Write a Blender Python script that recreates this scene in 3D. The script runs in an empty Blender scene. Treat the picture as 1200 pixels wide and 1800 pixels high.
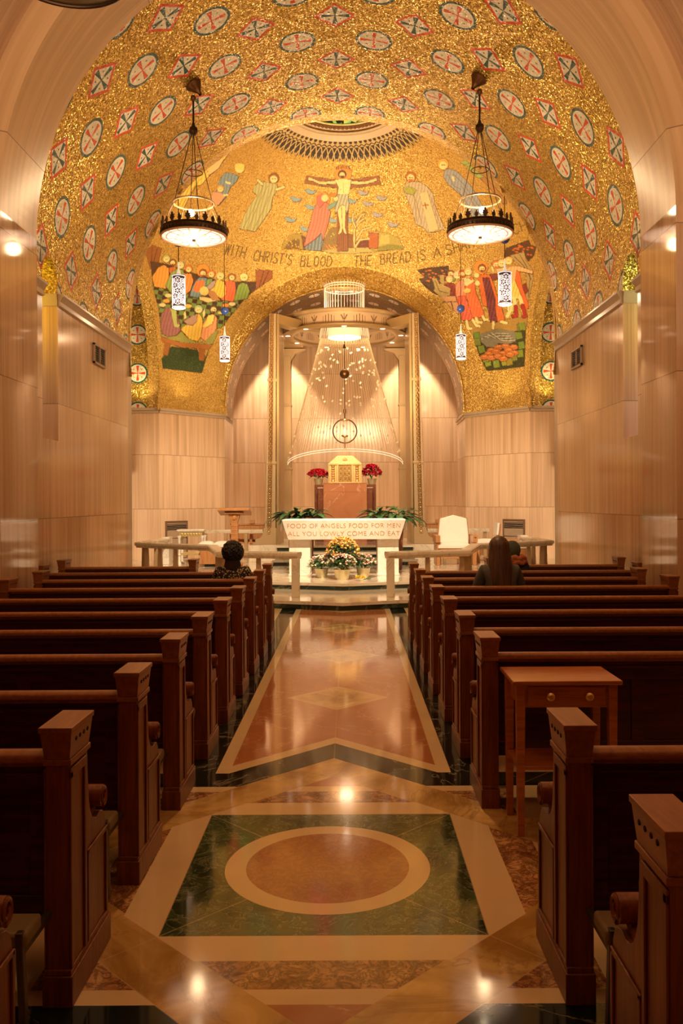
import bpy, bmesh, math, random
import numpy as np
from mathutils import Vector, Matrix
random.seed(7)
RNG = np.random.RandomState(11)
S = bpy.context.scene
COL = S.collection
PI = math.pi
sin, cos, sqrt = math.sin, math.cos, math.sqrt

# ------------------------------------------------------------------ camera, world, exposure, lights
CAMX, CAMH, FPX, VPX, VPY, ROLL = 0.11, 1.7, 1500.0, 614.0, 880.0, 0.0052
cd = bpy.data.cameras.new('camera'); cam = bpy.data.objects.new('camera', cd); COL.objects.link(cam)
cd.sensor_fit = 'VERTICAL'; cd.sensor_height = 36.0; cd.lens = 30.0
cd.shift_x = -(VPX-600)/1800.0; cd.shift_y = (VPY-900)/1800.0
cd.clip_start = 0.05; cd.clip_end = 200
cam.location = (CAMX, 0, CAMH); cam.rotation_euler = (PI/2, ROLL, 0)
S.camera = cam
S.view_settings.view_transform = 'Standard'; S.view_settings.look = 'None'
S.view_settings.gamma = 1.0; S.view_settings.use_curve_mapping = False
S.view_settings.exposure = 0.2
S.cycles.use_denoising = True
S.cycles.max_bounces = 7; S.cycles.diffuse_bounces = 4; S.cycles.glossy_bounces = 4
S.cycles.transmission_bounces = 4; S.cycles.transparent_max_bounces = 8
S.cycles.sample_clamp_indirect = 6.0
S.cycles.caustics_reflective = False; S.cycles.caustics_refractive = False
w = bpy.data.worlds.new('world'); S.world = w; w.use_nodes = True
w.node_tree.nodes['Background'].inputs[0].default_value = (1.0, 0.55, 0.25, 1)
w.node_tree.nodes['Background'].inputs[1].default_value = 0.01

WARM = (1.0, 0.69, 0.37); WARMER = (1.0, 0.47, 0.18); SOFT = (1.0, 0.79, 0.53)
def lamp(name, kind, loc, power, color=WARM, radius=0.05, aim=None, angle=90, blend=0.6, size=None):
    l = bpy.data.lights.new(name, kind); l.energy = power; l.color = color
    if kind in ('POINT', 'SPOT'): l.shadow_soft_size = radius
    if kind == 'SPOT': l.spot_size = math.radians(angle); l.spot_blend = blend
    if kind == 'AREA':
        l.shape = 'RECTANGLE'; l.size, l.size_y = size or (1, 1)
    o = bpy.data.objects.new(name, l); COL.objects.link(o); o.location = loc
    if aim is not None:
        o.rotation_euler = (Vector(aim)-Vector(loc)).to_track_quat('-Z', 'Y').to_euler()
    return o
# spots fixed behind the pier arch, washing the altar and the sanctuary
for sx in (-1, 1):
    lamp('altar_spot', 'SPOT', (sx*1.0, 10.15, 8.1), 3000, SOFT, 0.07, (sx*0.6, 16.6, 0.8), 24, 0.8)
    lamp('sanctuary_spot', 'SPOT', (sx*0.55, 10.15, 8.15), 5200, SOFT, 0.08, (sx*3.5, 20.4, 1.3), 27, 0.9)
    lamp('altar_down_spot', 'SPOT', (sx*1.6, 15.7, 8.1), 600, SOFT, 0.08, (sx*0.9, 16.8, 0.3), 50, 0.9)
lamp('nave_fill', 'SPOT', (0, 10.1, 8.15), 800, (1, .54, .22), 0.25, (0, 6.6, 0), 66, 0.9)  # unseen fill added to light floor and pews in place of the chandeliers
lamp('rail_fill', 'SPOT', (0, 10.3, 8.2), 1100, WARM, 0.2, (0, 14.4, 0.6), 70, 0.9)  # unseen fill added to brighten the communion rail
lamp('tabernacle_spot', 'SPOT', (0.0, 15.7, 8.3), 1500, SOFT, 0.08, (0, 22.4, 2.0), 24, 0.8)
lamp('dome_fill', 'AREA', (0, 17.6, 4.4), 330, WARM, aim=(0, 21.0, 8.0), size=(3.0, 0.8))  # panel without a fixture, added to brighten the far dome
for sx in (-1, 1):
    lamp('cornice_uplight', 'SPOT', (sx*3.75, 21.15, 4.08), 34, (1, 0.72, 0.30), 0.05, (sx*4.0, 21.45, 6.0), 120, 1.0)
    lamp('cornice_uplight', 'SPOT', (sx*4.9, 20.45, 4.08), 44, (1, 0.72, 0.30), 0.05, (sx*5.0, 20.75, 6.0), 120, 1.0)
    lamp('transept_lamp', 'POINT', (sx*6.6, 18.6, 5.6), 60, WARM, 0.1)
    lamp('vault_uplight', 'SPOT', (sx*3.60, 10.15, 4.62), 40, (1, 0.68, 0.30), 0.05, (sx*3.2, 11.2, 7.5), 110, 1.0)
    lamp('apse_wash', 'SPOT', (sx*2.0, 24.75, 6.9), 820, SOFT, 0.06, (sx*1.9, 25.5, 2.6), 62, 0.35)
lamp('vault_glint_fill', 'SPOT', (0, 22.3, 7.42), 230, (1, .60, .30), 0.06, (0, 13.9, 8.4), 40, 1.0)  # spot without a fixture, added for glints on the gold vault
lamp('veil_glow', 'POINT', (0, 22.45, 6.15), 26, SOFT, 0.2)
lamp('crown_glow', 'POINT', (0, 22.45, 7.0), 25, SOFT, 0.08)
# unseen fills added for the near bay, behind and above the camera
lamp('foreground_fill', 'AREA', (0, 2.0, 8.3), 7, WARMER, aim=(0, 3.0, 0), size=(3.0, 3.0))  # added dim fill over the foreground, no fixture there
lamp('near_bay_fill', 'AREA', (0, 3.2, 5.4), 320, (1, .70, .40), aim=(0, 6.6, 9.0), size=(5.5, 4.0))  # added panel aimed upward to brighten the near arch and vault

# ------------------------------------------------------------------ mesh builder
def link(o, parent=None):
    COL.objects.link(o)
    if parent is not None: o.parent = parent
    return o
class MB:
    def __init__(s): s.v = []; s.f = []; s.m = []; s.uv = {}; s.M = None; s.mat = 0
    def add(s, pts):
        b = len(s.v)
        if s.M is not None: pts = [s.M @ Vector(p) for p in pts]
        s.v.extend([tuple(p) for p in pts]); return b
    def face(s, idx, mat=None, uv=None):
        if uv is not None: s.uv[len(s.f)] = uv
        s.f.append(tuple(idx)); s.m.append(s.mat if mat is None else mat)
    def quad(s, a, b, c, d, mat=None, uv=None):
        i = s.add([a, b, c, d]); s.face((i, i+1, i+2, i+3), mat, uv)
    def poly(s, pts, mat=None, uv=None):
        i = s.add(pts); s.face(range(i, i+len(pts)), mat, uv)
    def box(s, x0, x1, y0, y1, z0, z1, mat=None):
        i = s.add([(x0,y0,z0),(x1,y0,z0),(x1,y1,z0),(x0,y1,z0),(x0,y0,z1),(x1,y0,z1),(x1,y1,z1),(x0,y1,z1)])
        for q in ((0,3,2,1),(4,5,6,7),(0,1,5,4),(1,2,6,5),(2,3,7,6),(3,0,4,7)): s.face([i+k for k in q], mat)
    def taper(s, b0, z0, b1, z1, mat=None):       # b = (x0,x1,y0,y1)
        i = s.add([(b0[0],b0[2],z0),(b0[1],b0[2],z0),(b0[1],b0[3],z0),(b0[0],b0[3],z0),
                   (b1[0],b1[2],z1),(b1[1],b1[2],z1),(b1[1],b1[3],z1),(b1[0],b1[3],z1)])
        for q in ((0,3,2,1),(4,5,6,7),(0,1,5,4),(1,2,6,5),(2,3,7,6),(3,0,4,7)): s.face([i+k for k in q], mat)
    def prism(s, pts, a, b, axis='x', mat=None):
        n = len(pts)
        def P(p, t):
            return (t, p[0], p[1]) if axis == 'x' else ((p[0], t, p[1]) if axis == 'y' else (p[0], p[1], t))
        i = s.add([P(p, a) for p in pts]+[P(p, b) for p in pts])
        s.face([i+k for k in range(n)], mat); s.face([i+n+k for k in reversed(range(n))], mat)
        for k in range(n):
            k2 = (k+1) % n; s.face((i+k, i+n+k, i+n+k2, i+k2), mat)
    def tube(s, pts, r, n=8, cap=True, mat=None, closed=False):
        pts = [Vector(p) for p in pts]; N = len(pts); rs = r if isinstance(r, (list, tuple)) else [r]*N
        up = None; rings = []
        for k, p in enumerate(pts):
            if closed: t = (pts[(k+1) % N]-pts[(k-1) % N])
            else: t = pts[min(k+1, N-1)]-pts[max(k-1, 0)]
            if t.length < 1e-9: t = Vector((0, 0, 1))
            t.normalize()
            if up is None:
                up = Vector((0, 0, 1)) if abs(t.z) < 0.9 else Vector((1, 0, 0))
            a = t.cross(up)
            if a.length < 1e-6: a = t.orthogonal()
            a.normalize(); b = a.cross(t).normalized(); up = b
            rings.append(s.add([p+(a*cos(2*PI*j/n)+b*sin(2*PI*j/n))*rs[k] for j in range(n)]))
        for k in range(N if closed else N-1):
            i0, i1 = rings[k], rings[(k+1) % N]
            for j in range(n): s.face((i0+j, i0+(j+1) % n, i1+(j+1) % n, i1+j), mat)
        if cap and not closed:
            s.face([rings[0]+j for j in reversed(range(n))], mat); s.face([rings[-1]+j for j in range(n)], mat)
    def cyl(s, p0, p1, r0, r1=None, n=16, mat=None, cap=True):
        s.tube([p0, p1], [r0, r0 if r1 is None else r1], n, cap, mat)
    def lathe(s, prof, c=(0, 0, 0), n=24, mat=None):
        rings = [s.add([(c[0]+r*cos(2*PI*j/n), c[1]+r*sin(2*PI*j/n), c[2]+z) for j in range(n)]) for r, z in prof]
        for k in range(len(prof)-1):
            for j in range(n): s.face((rings[k]+j, rings[k]+(j+1) % n, rings[k+1]+(j+1) % n, rings[k+1]+j), mat)
    def ball(s, c, r, n=12, mat=None, sc=(1, 1, 1)):
        m = max(4, n//2); rings = []
        for k in range(m+1):
            a = PI*k/m; q = max(sin(a), 1e-4)
            rings.append(s.add([(c[0]+r*sc[0]*q*cos(2*PI*j/n), c[1]+r*sc[1]*q*sin(2*PI*j/n), c[2]-r*sc[2]*cos(a)) for j in range(n)]))
        for k in range(m):
            for j in range(n): s.face((rings[k]+j, rings[k]+(j+1) % n, rings[k+1]+(j+1) % n, rings[k+1]+j), mat)
    def ring(s, c, R, r, axis='z', n=32, k=6, mat=None):
        P = []
        for j in range(n):
            a = 2*PI*j/n
            P.append((c[0]+R*cos(a), c[1]+R*sin(a), c[2]) if axis == 'z' else ((c[0]+R*cos(a), c[1], c[2]+R*sin(a)) if axis == 'y' else (c[0], c[1]+R*cos(a), c[2]+R*sin(a))))
        s.tube(P, r, k, closed=True, mat=mat)
    def build(s, name, mats, parent=None, sharp=35, bevel=0, recalc=True):
        me = bpy.data.meshes.new(name); me.from_pydata(s.v, [], s.f)
        if not isinstance(mats, (list, tuple)): mats = [mats]
        for m in mats: me.materials.append(m)
        me.polygons.foreach_set('material_index', s.m)
        if s.uv:
            ul = me.uv_layers.new(name='UVMap'); arr = np.zeros(len(me.loops)*2, dtype=np.float32); li = 0
            for fi, f in enumerate(s.f):
                u = s.uv.get(fi)
                for k in range(len(f)):
                    if u is not None: arr[2*(li+k)], arr[2*(li+k)+1] = u[k]
                li += len(f)
            ul.data.foreach_set('uv', arr)
        if recalc and not s.uv:
            bm = bmesh.new(); bm.from_mesh(me); bmesh.ops.recalc_face_normals(bm, faces=bm.faces); bm.to_mesh(me); bm.free()
        me.shade_smooth(); me.set_sharp_from_angle(angle=math.radians(sharp)); me.update()
        o = bpy.data.objects.new(name, me); link(o, parent)
        if bevel:
            b = o.modifiers.new('bevel', 'BEVEL'); b.width = bevel; b.segments = 2; b.limit_method = 'ANGLE'; b.angle_limit = math.radians(50)
        return o
def empty(name, loc=(0, 0, 0), rz=0.0):
    o = bpy.data.objects.new(name, None); o.empty_display_size = 0.1; COL.objects.link(o)
    o.location = loc; o.rotation_euler = (0, 0, rz); return o
def tag(o, label, cat=None, group=None, kind=None):
    o['label'] = label
    if cat: o['category'] = cat
    if group: o['group'] = group
    if kind: o['kind'] = kind
    return o
def struct(o, label=None):
    o['kind'] = 'structure'
    if label: o['label'] = label
    return o
def copy_tree(o, parent=None):
    c = o.copy(); COL.objects.link(c)
    if parent is not None: c.parent = parent
    for ch in [x for x in o.children]: copy_tree(ch, c)
    return c

# ------------------------------------------------------------------ node expression helpers
class E:
    def __init__(s, nt, k): s.nt = nt; s.k = k
    def op(s, o, *a):
        n = s.nt.nodes.new('ShaderNodeMath'); n.operation = o
        for i, x in enumerate((s,)+a):
            x = x.k if isinstance(x, E) else x
            if isinstance(x, (int, float)): n.inputs[i].default_value = float(x)
            else: s.nt.links.new(x, n.inputs[i])
        return E(s.nt, n.outputs[0])
    def __add__(s, b): return s.op('ADD', b)
    def __radd__(s, b): return s.op('ADD', b)
    def __sub__(s, b): return s.op('SUBTRACT', b)
    def __rsub__(s, b): return E(s.nt, float(b)).op('SUBTRACT', s)
    def __mul__(s, b): return s.op('MULTIPLY', b)
    def __rmul__(s, b): return s.op('MULTIPLY', b)
    def __truediv__(s, b): return s.op('DIVIDE', b)
    def lt(s, b): return s.op('LESS_THAN', b)
    def gt(s, b): return s.op('GREATER_THAN', b)
    def abs(s): return s.op('ABSOLUTE')
    def min(s, b): return s.op('MINIMUM', b)
    def max(s, b): return s.op('MAXIMUM', b)
    def floor(s): return s.op('FLOOR')
    def sqrt(s): return s.op('SQRT')
    def pow(s, b): return s.op('POWER', b)
    def atan2(s, b): return s.op('ARCTAN2', b)
    def wrap(s, p): return s - (s/p + 0.5).floor()*p          # centred modulo
    def clamp(s): return s.max(0.0).min(1.0)
def sock(nt, inp, x):
    x = x.k if isinstance(x, E) else x
    if isinstance(x, bpy.types.NodeSocket): nt.links.new(x, inp)
    else:
        if isinstance(x, (tuple, list)) and len(x) == 3 and inp.type == 'RGBA': x = (*x, 1)
        inp.default_value = x
def mixc(nt, f, a, b, mode='MIX'):
    n = nt.nodes.new('ShaderNodeMix'); n.data_type = 'RGBA'; n.blend_type = mode
    sock(nt, n.inputs[0], f); sock(nt, n.inputs[6], a); sock(nt, n.inputs[7], b); return n.outputs[2]
def comb(nt, x, y, z):
    n = nt.nodes.new('ShaderNodeCombineXYZ')
    for i, k in enumerate((x, y, z)): sock(nt, n.inputs[i], k)
    return n.outputs[0]
def sep(nt, v):
    n = nt.nodes.new('ShaderNodeSeparateXYZ'); nt.links.new(v, n.inputs[0]); return [E(nt, n.outputs[i]) for i in range(3)]
def noise(nt, vec, scale=5, detail=3, rough=0.5, dist=0.0):
    n = nt.nodes.new('ShaderNodeTexNoise'); n.inputs['Scale'].default_value = scale; n.inputs['Detail'].default_value = detail
    n.inputs['Roughness'].default_value = rough; n.inputs['Distortion'].default_value = dist
    if vec is not None: nt.links.new(vec, n.inputs['Vector'])
    return E(nt, n.outputs[0])
def ramp(nt, f, stops):
    n = nt.nodes.new('ShaderNodeValToRGB'); sock(nt, n.inputs[0], f); el = n.color_ramp.elements
    while len(el) < len(stops): el.new(0.5)
    for e, (p, c) in zip(el, stops): e.position = p; e.color = (*c, 1)
    return n.outputs[0]
def mat_base(name):
    m = bpy.data.materials.new(name); m.use_nodes = True; nt = m.node_tree
    return m, nt, nt.nodes['Principled BSDF']
def objco(nt): return nt.nodes.new('ShaderNodeTexCoord').outputs['Object']
def uvco(nt):
    n = nt.nodes.new('ShaderNodeUVMap'); n.uv_map = 'UVMap'; return n.outputs[0]
def bump(nt, bs, h, strength=0.2, dist=0.01):
    n = nt.nodes.new('ShaderNodeBump'); n.inputs['Strength'].default_value = strength; n.inputs['Distance'].default_value = dist
    sock(nt, n.inputs['Height'], h); nt.links.new(n.outputs[0], bs.inputs['Normal'])

def plain(name, col, rough=0.5, metal=0.0, var=0.08, scale=8, emis=None, estr=0, coat=0.0, spec=None):
    m, nt, bs = mat_base(name)
    n = noise(nt, objco(nt), scale, 3)
    c = mixc(nt, n, tuple(max(0, x*(1-var)) for x in col), tuple(min(1, x*(1+var)) for x in col))
    nt.links.new(c, bs.inputs['Base Color']); bs.inputs['Roughness'].default_value = rough; bs.inputs['Metallic'].default_value = metal
    bs.inputs['Coat Weight'].default_value = coat
    if spec is not None: bs.inputs['Specular IOR Level'].default_value = spec
    if emis: bs.inputs['Emission Color'].default_value = (*emis, 1); bs.inputs['Emission Strength'].default_value = estr
    return m
def glow(name, col, strength):
    m, nt, bs = mat_base(name); bs.inputs['Base Color'].default_value = (*col, 1)
    bs.inputs['Emission Color'].default_value = (*col, 1); bs.inputs['Emission Strength'].default_value = strength; return m
def wood(name, dark, light, rough=0.32, coat=0.25, axis='x', s=3.0):
    m, nt, bs = mat_base(name); x, y, z = sep(nt, objco(nt))
    k = {'x': (1, 14, 14), 'y': (14, 1, 14), 'z': (14, 14, 1)}[axis]
    v = comb(nt, x*k[0], y*k[1], z*k[2]); n = noise(nt, v, s, 4, 0.6, 0.6)
    nt.links.new(ramp(nt, n, [(0.3, dark), (0.7, light)]), bs.inputs['Base Color'])
    bs.inputs['Roughness'].default_value = rough; bs.inputs['Coat Weight'].default_value = coat; bs.inputs['Coat Roughness'].default_value = 0.15; bs.inputs['Specular IOR Level'].default_value = 0.35
    return m
def marble(name, a, b, vein, scale=2.0, rough=0.12, vw=0.03, vs=1.3, coat=0.0):
    m, nt, bs = mat_base(name); co = objco(nt)
    n = noise(nt, co, scale, 5, 0.6, 0.8); c = mixc(nt, n, a, b)
    n2 = noise(nt, co, vs, 6, 0.6, 1.4); vm = ((n2-0.5).abs()*(1.0/vw)); f = (1.0-vm).clamp()*0.8
    nt.links.new(mixc(nt, f, c, vein), bs.inputs['Base Color']); bs.inputs['Roughness'].default_value = rough
    return m

# striped wall marble in slabs, UV in metres: u across the stripes, v along them
def wall_marble(name, tint=(1, 1, 1), first=1.49, course=1.535, slab=1.12, rough=0.13, reflect=0.5, stripe=1.0, vary=0.16, contrast=1.0):
    m, nt, bs = mat_base(name); u, v, _ = sep(nt, uvco(nt))
    row = ((v-first)/course).floor(); off = row*0.37; iu = ((u+off)/slab).floor()
    wn = nt.nodes.new('ShaderNodeTexWhiteNoise'); wn.noise_dimensions = '2D'; nt.links.new(comb(nt, iu, row, 0), wn.inputs['Vector'])
    rnd = E(nt, wn.outputs['Value'])
    vec = comb(nt, u*9+rnd*31, v*0.22+rnd*7, rnd*5)
    s1 = noise(nt, vec, 1.0, 6, 0.62, 0.25)
    vec2 = comb(nt, u*40+rnd*11, v*0.5, rnd*3); s2 = noise(nt, vec2, 1.0, 3, 0.5)
    vec3 = comb(nt, u*0.9+rnd*11, v*0.6, rnd*3); s3 = noise(nt, vec3, 1.0, 2, 0.5)
    f = ((s1*0.62+s2*0.22*stripe+s3*0.16-0.5)+(rnd-0.5)*vary)*(1.95*contrast)+0.5
    T = lambda c: tuple(x*y for x, y in zip(c, tint))
    c = ramp(nt, f.clamp(), [(0.0, T((0.30, 0.19, 0.12))), (0.35, T((0.46, 0.325, 0.22))), (0.62, T((0.60, 0.45, 0.33))), (1.0, T((0.72, 0.58, 0.45)))])
    jv = ((v-first).wrap(course)).abs().lt(0.005); ju = ((u+off).wrap(slab)).abs().lt(0.003)
    c = mixc(nt, jv.max(ju*0.6)*0.75, c, (0.16, 0.09, 0.05))
    nt.links.new(c, bs.inputs['Base Color']); bs.inputs['Roughness'].default_value = rough; bs.inputs['Specular IOR Level'].default_value = reflect
    return m

def glitter(nt, bs, co, scale=74.0, tilt=0.42, lo=(0.11, 0.055, 0.008), mid=(0.52, 0.34, 0.062), hi=(1.0, 0.82, 0.28)):
    """small gold tesserae: every cell its own tone and a slightly different tilt"""
    vo = nt.nodes.new('ShaderNodeTexVoronoi'); vo.inputs['Scale'].default_value = scale; vo.inputs['Randomness'].default_value = 0.8
    nt.links.new(co, vo.inputs['Vector'])
    r, g, b = sep(nt, vo.outputs['Color'])
    big = noise(nt, co, 26, 2, 0.5)
    f = (r*0.62+big*0.95-0.30).clamp()
    c = ramp(nt, f, [(0.05, lo), (0.5, mid), (0.95, hi)])
    ge = nt.nodes.new('ShaderNodeNewGeometry')
    va = nt.nodes.new('ShaderNodeVectorMath'); va.operation = 'SUBTRACT'; nt.links.new(vo.outputs['Color'], va.inputs[0]); va.inputs[1].default_value = (0.5, 0.5, 0.5)
    vs = nt.nodes.new('ShaderNodeVectorMath'); vs.operation = 'SCALE'; nt.links.new(va.outputs[0], vs.inputs[0]); vs.inputs['Scale'].default_value = tilt*2
    vb = nt.nodes.new('ShaderNodeVectorMath'); vb.operation = 'ADD'; nt.links.new(ge.outputs['Normal'], vb.inputs[0]); nt.links.new(vs.outputs[0], vb.inputs[1])
    vn = nt.nodes.new('ShaderNodeVectorMath'); vn.operation = 'NORMALIZE'; nt.links.new(vb.outputs[0], vn.inputs[0])
    return c, vn.outputs[0], r
def gold_mosaic(name, pattern=None, attr=None, tilt=0.42, metal=0.72, rough=0.34, **kw):
    m, nt, bs = mat_base(name); co = objco(nt)
    gc, nn, rnd = glitter(nt, bs, co, tilt=tilt, **kw)
    nt.links.new(nn, bs.inputs['Normal'])
    col, met = gc, E(nt, metal+0.0)
    if pattern:
        pc, mask = pattern(nt, co)
        pc = mixc(nt, 0.22, pc, mixc(nt, rnd, (0.25, 0.25, 0.25), (1, 1, 1)), 'MULTIPLY')
        col = mixc(nt, mask, gc, pc); met = (1.0-mask)*metal
    if attr:
        at = nt.nodes.new('ShaderNodeAttribute'); at.attribute_name = attr
        al = E(nt, at.outputs['Alpha'])
        pc = mixc(nt, 0.3, at.outputs['Color'], mixc(nt, rnd, (0.3, 0.3, 0.3), (1, 1, 1)), 'MULTIPLY')
        col = mixc(nt, al, gc, pc); met = (1.0-al)*metal
    nt.links.new(col, bs.inputs['Base Color']); sock(nt, bs.inputs['Metallic'], met)
    bs.inputs['Roughness'].default_value = rough
    return m
CREAM = (0.86, 0.80, 0.62); RED = (0.72, 0.08, 0.03); TEAL = (0.03, 0.11, 0.11); BLUE = (0.03, 0.06, 0.14)
def medallions(nt, u, v, pu, pv, k=1.0, diamonds=True, ring=TEAL):
    du = (u-pu/2).wrap(pu); dv = v.wrap(pv); d = (du*du+dv*dv).sqrt()
    au, av = du.abs(), dv.abs(); mx, mn = au.max(av), au.min(av)
    disc = d.lt(0.275*k); inner = d.lt(0.232*k)
    cross = mn.lt(mx*0.16+0.006)*d.lt(0.205*k)
    dots = (((au-0.105*k).pow(2)+(av-0.105*k).pow(2)).sqrt()).lt(0.016*k)
    c = mixc(nt, inner, ring, CREAM); c = mixc(nt, cross*inner, c, RED); c = mixc(nt, dots*inner, c, (0.35, 0.25, 0.13))
    if not diamonds: return c, disc
    eu = u.wrap(pu); ev = (v-pv/2).wrap(pv); au2, av2 = eu.abs(), ev.abs(); s = au2+av2
    dia = s.lt(0.305*k); din = s.lt(0.240*k); dline = s.lt(0.262*k)
    mx2, mn2 = au2.max(av2), au2.min(av2)
    xx = mn2.lt(mx2*0.17+0.007)*mx2.lt(0.205*k)
    dd = ((au2-0.085*k).pow(2)+(av2-0.085*k).pow(2)).sqrt().lt(0.014*k)
    c2 = mixc(nt, din, RED, CREAM); c2 = mixc(nt, xx*din, c2, TEAL); c2 = mixc(nt, dd*din, c2, BLUE)
    return mixc(nt, dia, c, c2), disc.max(dia)

NAVE_R, NAVE_C = 3.8, 4.74
def vault_pattern(nt, co):
    x, y, z = sep(nt, co); a = x.atan2(z-NAVE_C)
    return medallions(nt, (a+0.0157)*NAVE_R, y-11.435, 0.29967*NAVE_R, 1.192)
def transept_pattern(nt, co):
    x, y, z = sep(nt, co)
    return medallions(nt, x.abs()-5.03-0.62, z-4.83, 1.24, 0.94, 0.9)
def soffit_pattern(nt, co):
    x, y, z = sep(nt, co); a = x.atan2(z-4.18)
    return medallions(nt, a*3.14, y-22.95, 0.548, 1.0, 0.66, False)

M = {}
M['wall'] = wall_marble('striped_wall_marble', (1.20, 1.05, 0.84), vary=0.12)
M['pier'] = wall_marble('polished_pier_marble', (1.18, 1.03, 0.86), rough=0.07, reflect=0.6, slab=0.62)
M['sanct'] = wall_marble('pink_wall_marble', (1.38, 1.26, 1.12), first=1.52, course=1.325, slab=1.3, vary=0.05, contrast=0.8)
M['arch'] = wall_marble('arch_marble', (1.32, 1.25, 1.08), first=0.0, course=2.35, slab=9.0, rough=0.30, stripe=0.3, reflect=0.3, contrast=0.6)
M['nearvault'] = wall_marble('vault_marble', (1.10, 1.0, 0.92), first=0.6, course=2.6, slab=2.2, rough=0.2, stripe=0.4)
M['cornice'] = plain('cornice_marble', (0.55, 0.42, 0.30), 0.25)
M['vault'] = gold_mosaic('gold_vault_mosaic', vault_pattern, metal=0.85, rough=0.27, tilt=0.46)
M['gold'] = gold_mosaic('plain_gold_mosaic')
M['golddome'] = gold_mosaic('dome_mosaic', attr='paint', tilt=0.30, lo=(0.28, 0.145, 0.025), mid=(0.66, 0.41, 0.095), hi=(1.0, 0.74, 0.26), metal=0.55, rough=0.42)
M['goldarch'] = gold_mosaic('arch_mosaic', tilt=0.30, lo=(0.25, 0.13, 0.03), mid=(0.60, 0.36, 0.09), metal=0.6)
M['transept'] = gold_mosaic('transept_mosaic', transept_pattern)
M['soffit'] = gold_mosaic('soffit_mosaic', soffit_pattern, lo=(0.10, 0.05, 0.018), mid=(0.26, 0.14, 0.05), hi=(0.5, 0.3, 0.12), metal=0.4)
M['mahog'] = wood('mahogany', (0.030, 0.0035, 0.0015), (0.085, 0.011, 0.004), 0.38, 0.05)  # same pew wood; shade on backs and seats put into this darker tone
M['mahogz_lit'] = wood('mahogany_upright_lit', (0.12, 0.026, 0.006), (0.26, 0.075, 0.018), 0.40, 0.04, 'z')  # same wood, light on the aisle sides put into the colour
M['mahogy_lit'] = wood('mahogany_cap_lit', (0.22, 0.070, 0.018), (0.34, 0.125, 0.034), 0.38, 0.08, 'y')  # same wood, light on caps and top rails put into the colour
M['nearblack'] = plain('near_black', (0.01, 0.005, 0.004), 0.8)
M['tablewood'] = wood('cherry_table_wood', (0.36, 0.11, 0.028), (0.60, 0.22, 0.06), 0.28, 0.4)
M['oak'] = wood('orange_oak', (0.36, 0.15, 0.05), (0.55, 0.26, 0.10), 0.4, 0.2, 'z')
M['white'] = marble('white_marble', (0.78, 0.72, 0.62), (0.86, 0.80, 0.70), (0.66, 0.56, 0.44), 1.6, 0.16)
M['altar'] = marble('altar_marble', (0.80, 0.72, 0.64), (0.88, 0.80, 0.72), (0.78, 0.62, 0.50), 1.2, 0.3)
M['rail'] = marble('rail_marble', (0.66, 0.55, 0.40), (0.76, 0.65, 0.49), (0.52, 0.40, 0.27), 2.0, 0.22)
M['stepm'] = marble('step_marble', (0.66, 0.56, 0.43), (0.76, 0.66, 0.52), (0.55, 0.43, 0.3), 1.2, 0.09)
M['green'] = marble('green_marble', (0.012, 0.022, 0.015), (0.04, 0.06, 0.04), (0.16, 0.2, 0.14), 3.0, 0.1)
M['redm'] = marble('red_marble', (0.50, 0.17, 0.075), (0.72, 0.34, 0.18), (0.90, 0.60, 0.40), 2.2, 0.12, 0.007, 0.9)
M['redmd'] = marble('brown_marble', (0.19, 0.065, 0.035), (0.30, 0.11, 0.06), (0.42, 0.2, 0.12), 2.2, 0.15, 0.012)
M['bronze'] = plain('bronze', (0.16, 0.075, 0.03), 0.38, 0.85, 0.2, 20)
M['darkbronze'] = plain('dark_bronze', (0.06, 0.03, 0.015), 0.45, 0.8, 0.2, 20)
M['champ'] = plain('champagne_metal', (0.40, 0.27, 0.12), 0.36, 0.6, 0.06, 2)
M['champlight'] = plain('champagne_light', (0.50, 0.35, 0.19), 0.36, 0.45, 0.06, 2)
M['goldmetal'] = plain('polished_gold', (0.86, 0.60, 0.26), 0.34, 0.75, 0.1, 30)
M['olddoor'] = plain('dark_gold', (0.38, 0.22, 0.07), 0.4, 0.8)  # darker gold of the door's back plate
M['brass'] = plain('brass', (0.65, 0.42, 0.16), 0.3, 0.9)
M['crystal'] = plain('crystal_rod', (0.95, 0.80, 0.62), 0.2, 0.0, 0.02, 3, (1.0, 0.72, 0.45), 0.22)  # own faint glow added so rods and rings look lit
M['strand'] = plain('gold_wire', (0.95, 0.74, 0.48), 0.35, 0.3)
M['plate'] = plain('pearly_plate', (0.95, 0.84, 0.66), 0.25, 0.2, 0.05, 5)
M['cream'] = plain('cream_fabric', (0.84, 0.78, 0.68), 0.8, 0, 0.05, 12)
M['cloth'] = plain('white_linen', (0.9, 0.87, 0.82), 0.85, 0, 0.03, 20)
M['leaf'] = plain('glossy_leaf', (0.05, 0.14, 0.045), 0.3, 0, 0.5, 9)
M['leaf2'] = plain('flower_foliage', (0.05, 0.11, 0.03), 0.5, 0, 0.5, 9)
M['redpetal'] = plain('crimson_petal', (0.70, 0.015, 0.05), 0.55, 0, 0.3, 30)
M['yelpetal'] = plain('apricot_petal', (0.85, 0.48, 0.12), 0.6, 0, 0.25, 30)
M['daff'] = plain('yellow_petal', (0.9, 0.62, 0.03), 0.6, 0, 0.15, 30)
M['pinkpetal'] = plain('pale_pink_petal', (0.86, 0.50, 0.42), 0.6, 0, 0.25, 30)
M['whitepetal'] = plain('cream_petal', (0.88, 0.78, 0.55), 0.6, 0, 0.15, 30)
M['foil'] = plain('gold_foil_wrap', (0.70, 0.60, 0.36), 0.4, 0.35, 0.2, 14)
M['vent'] = plain('vent_black', (0.012, 0.01, 0.008), 0.5)
M['ventframe'] = plain('vent_frame', (0.22, 0.12, 0.06), 0.45, 0.2)
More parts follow.
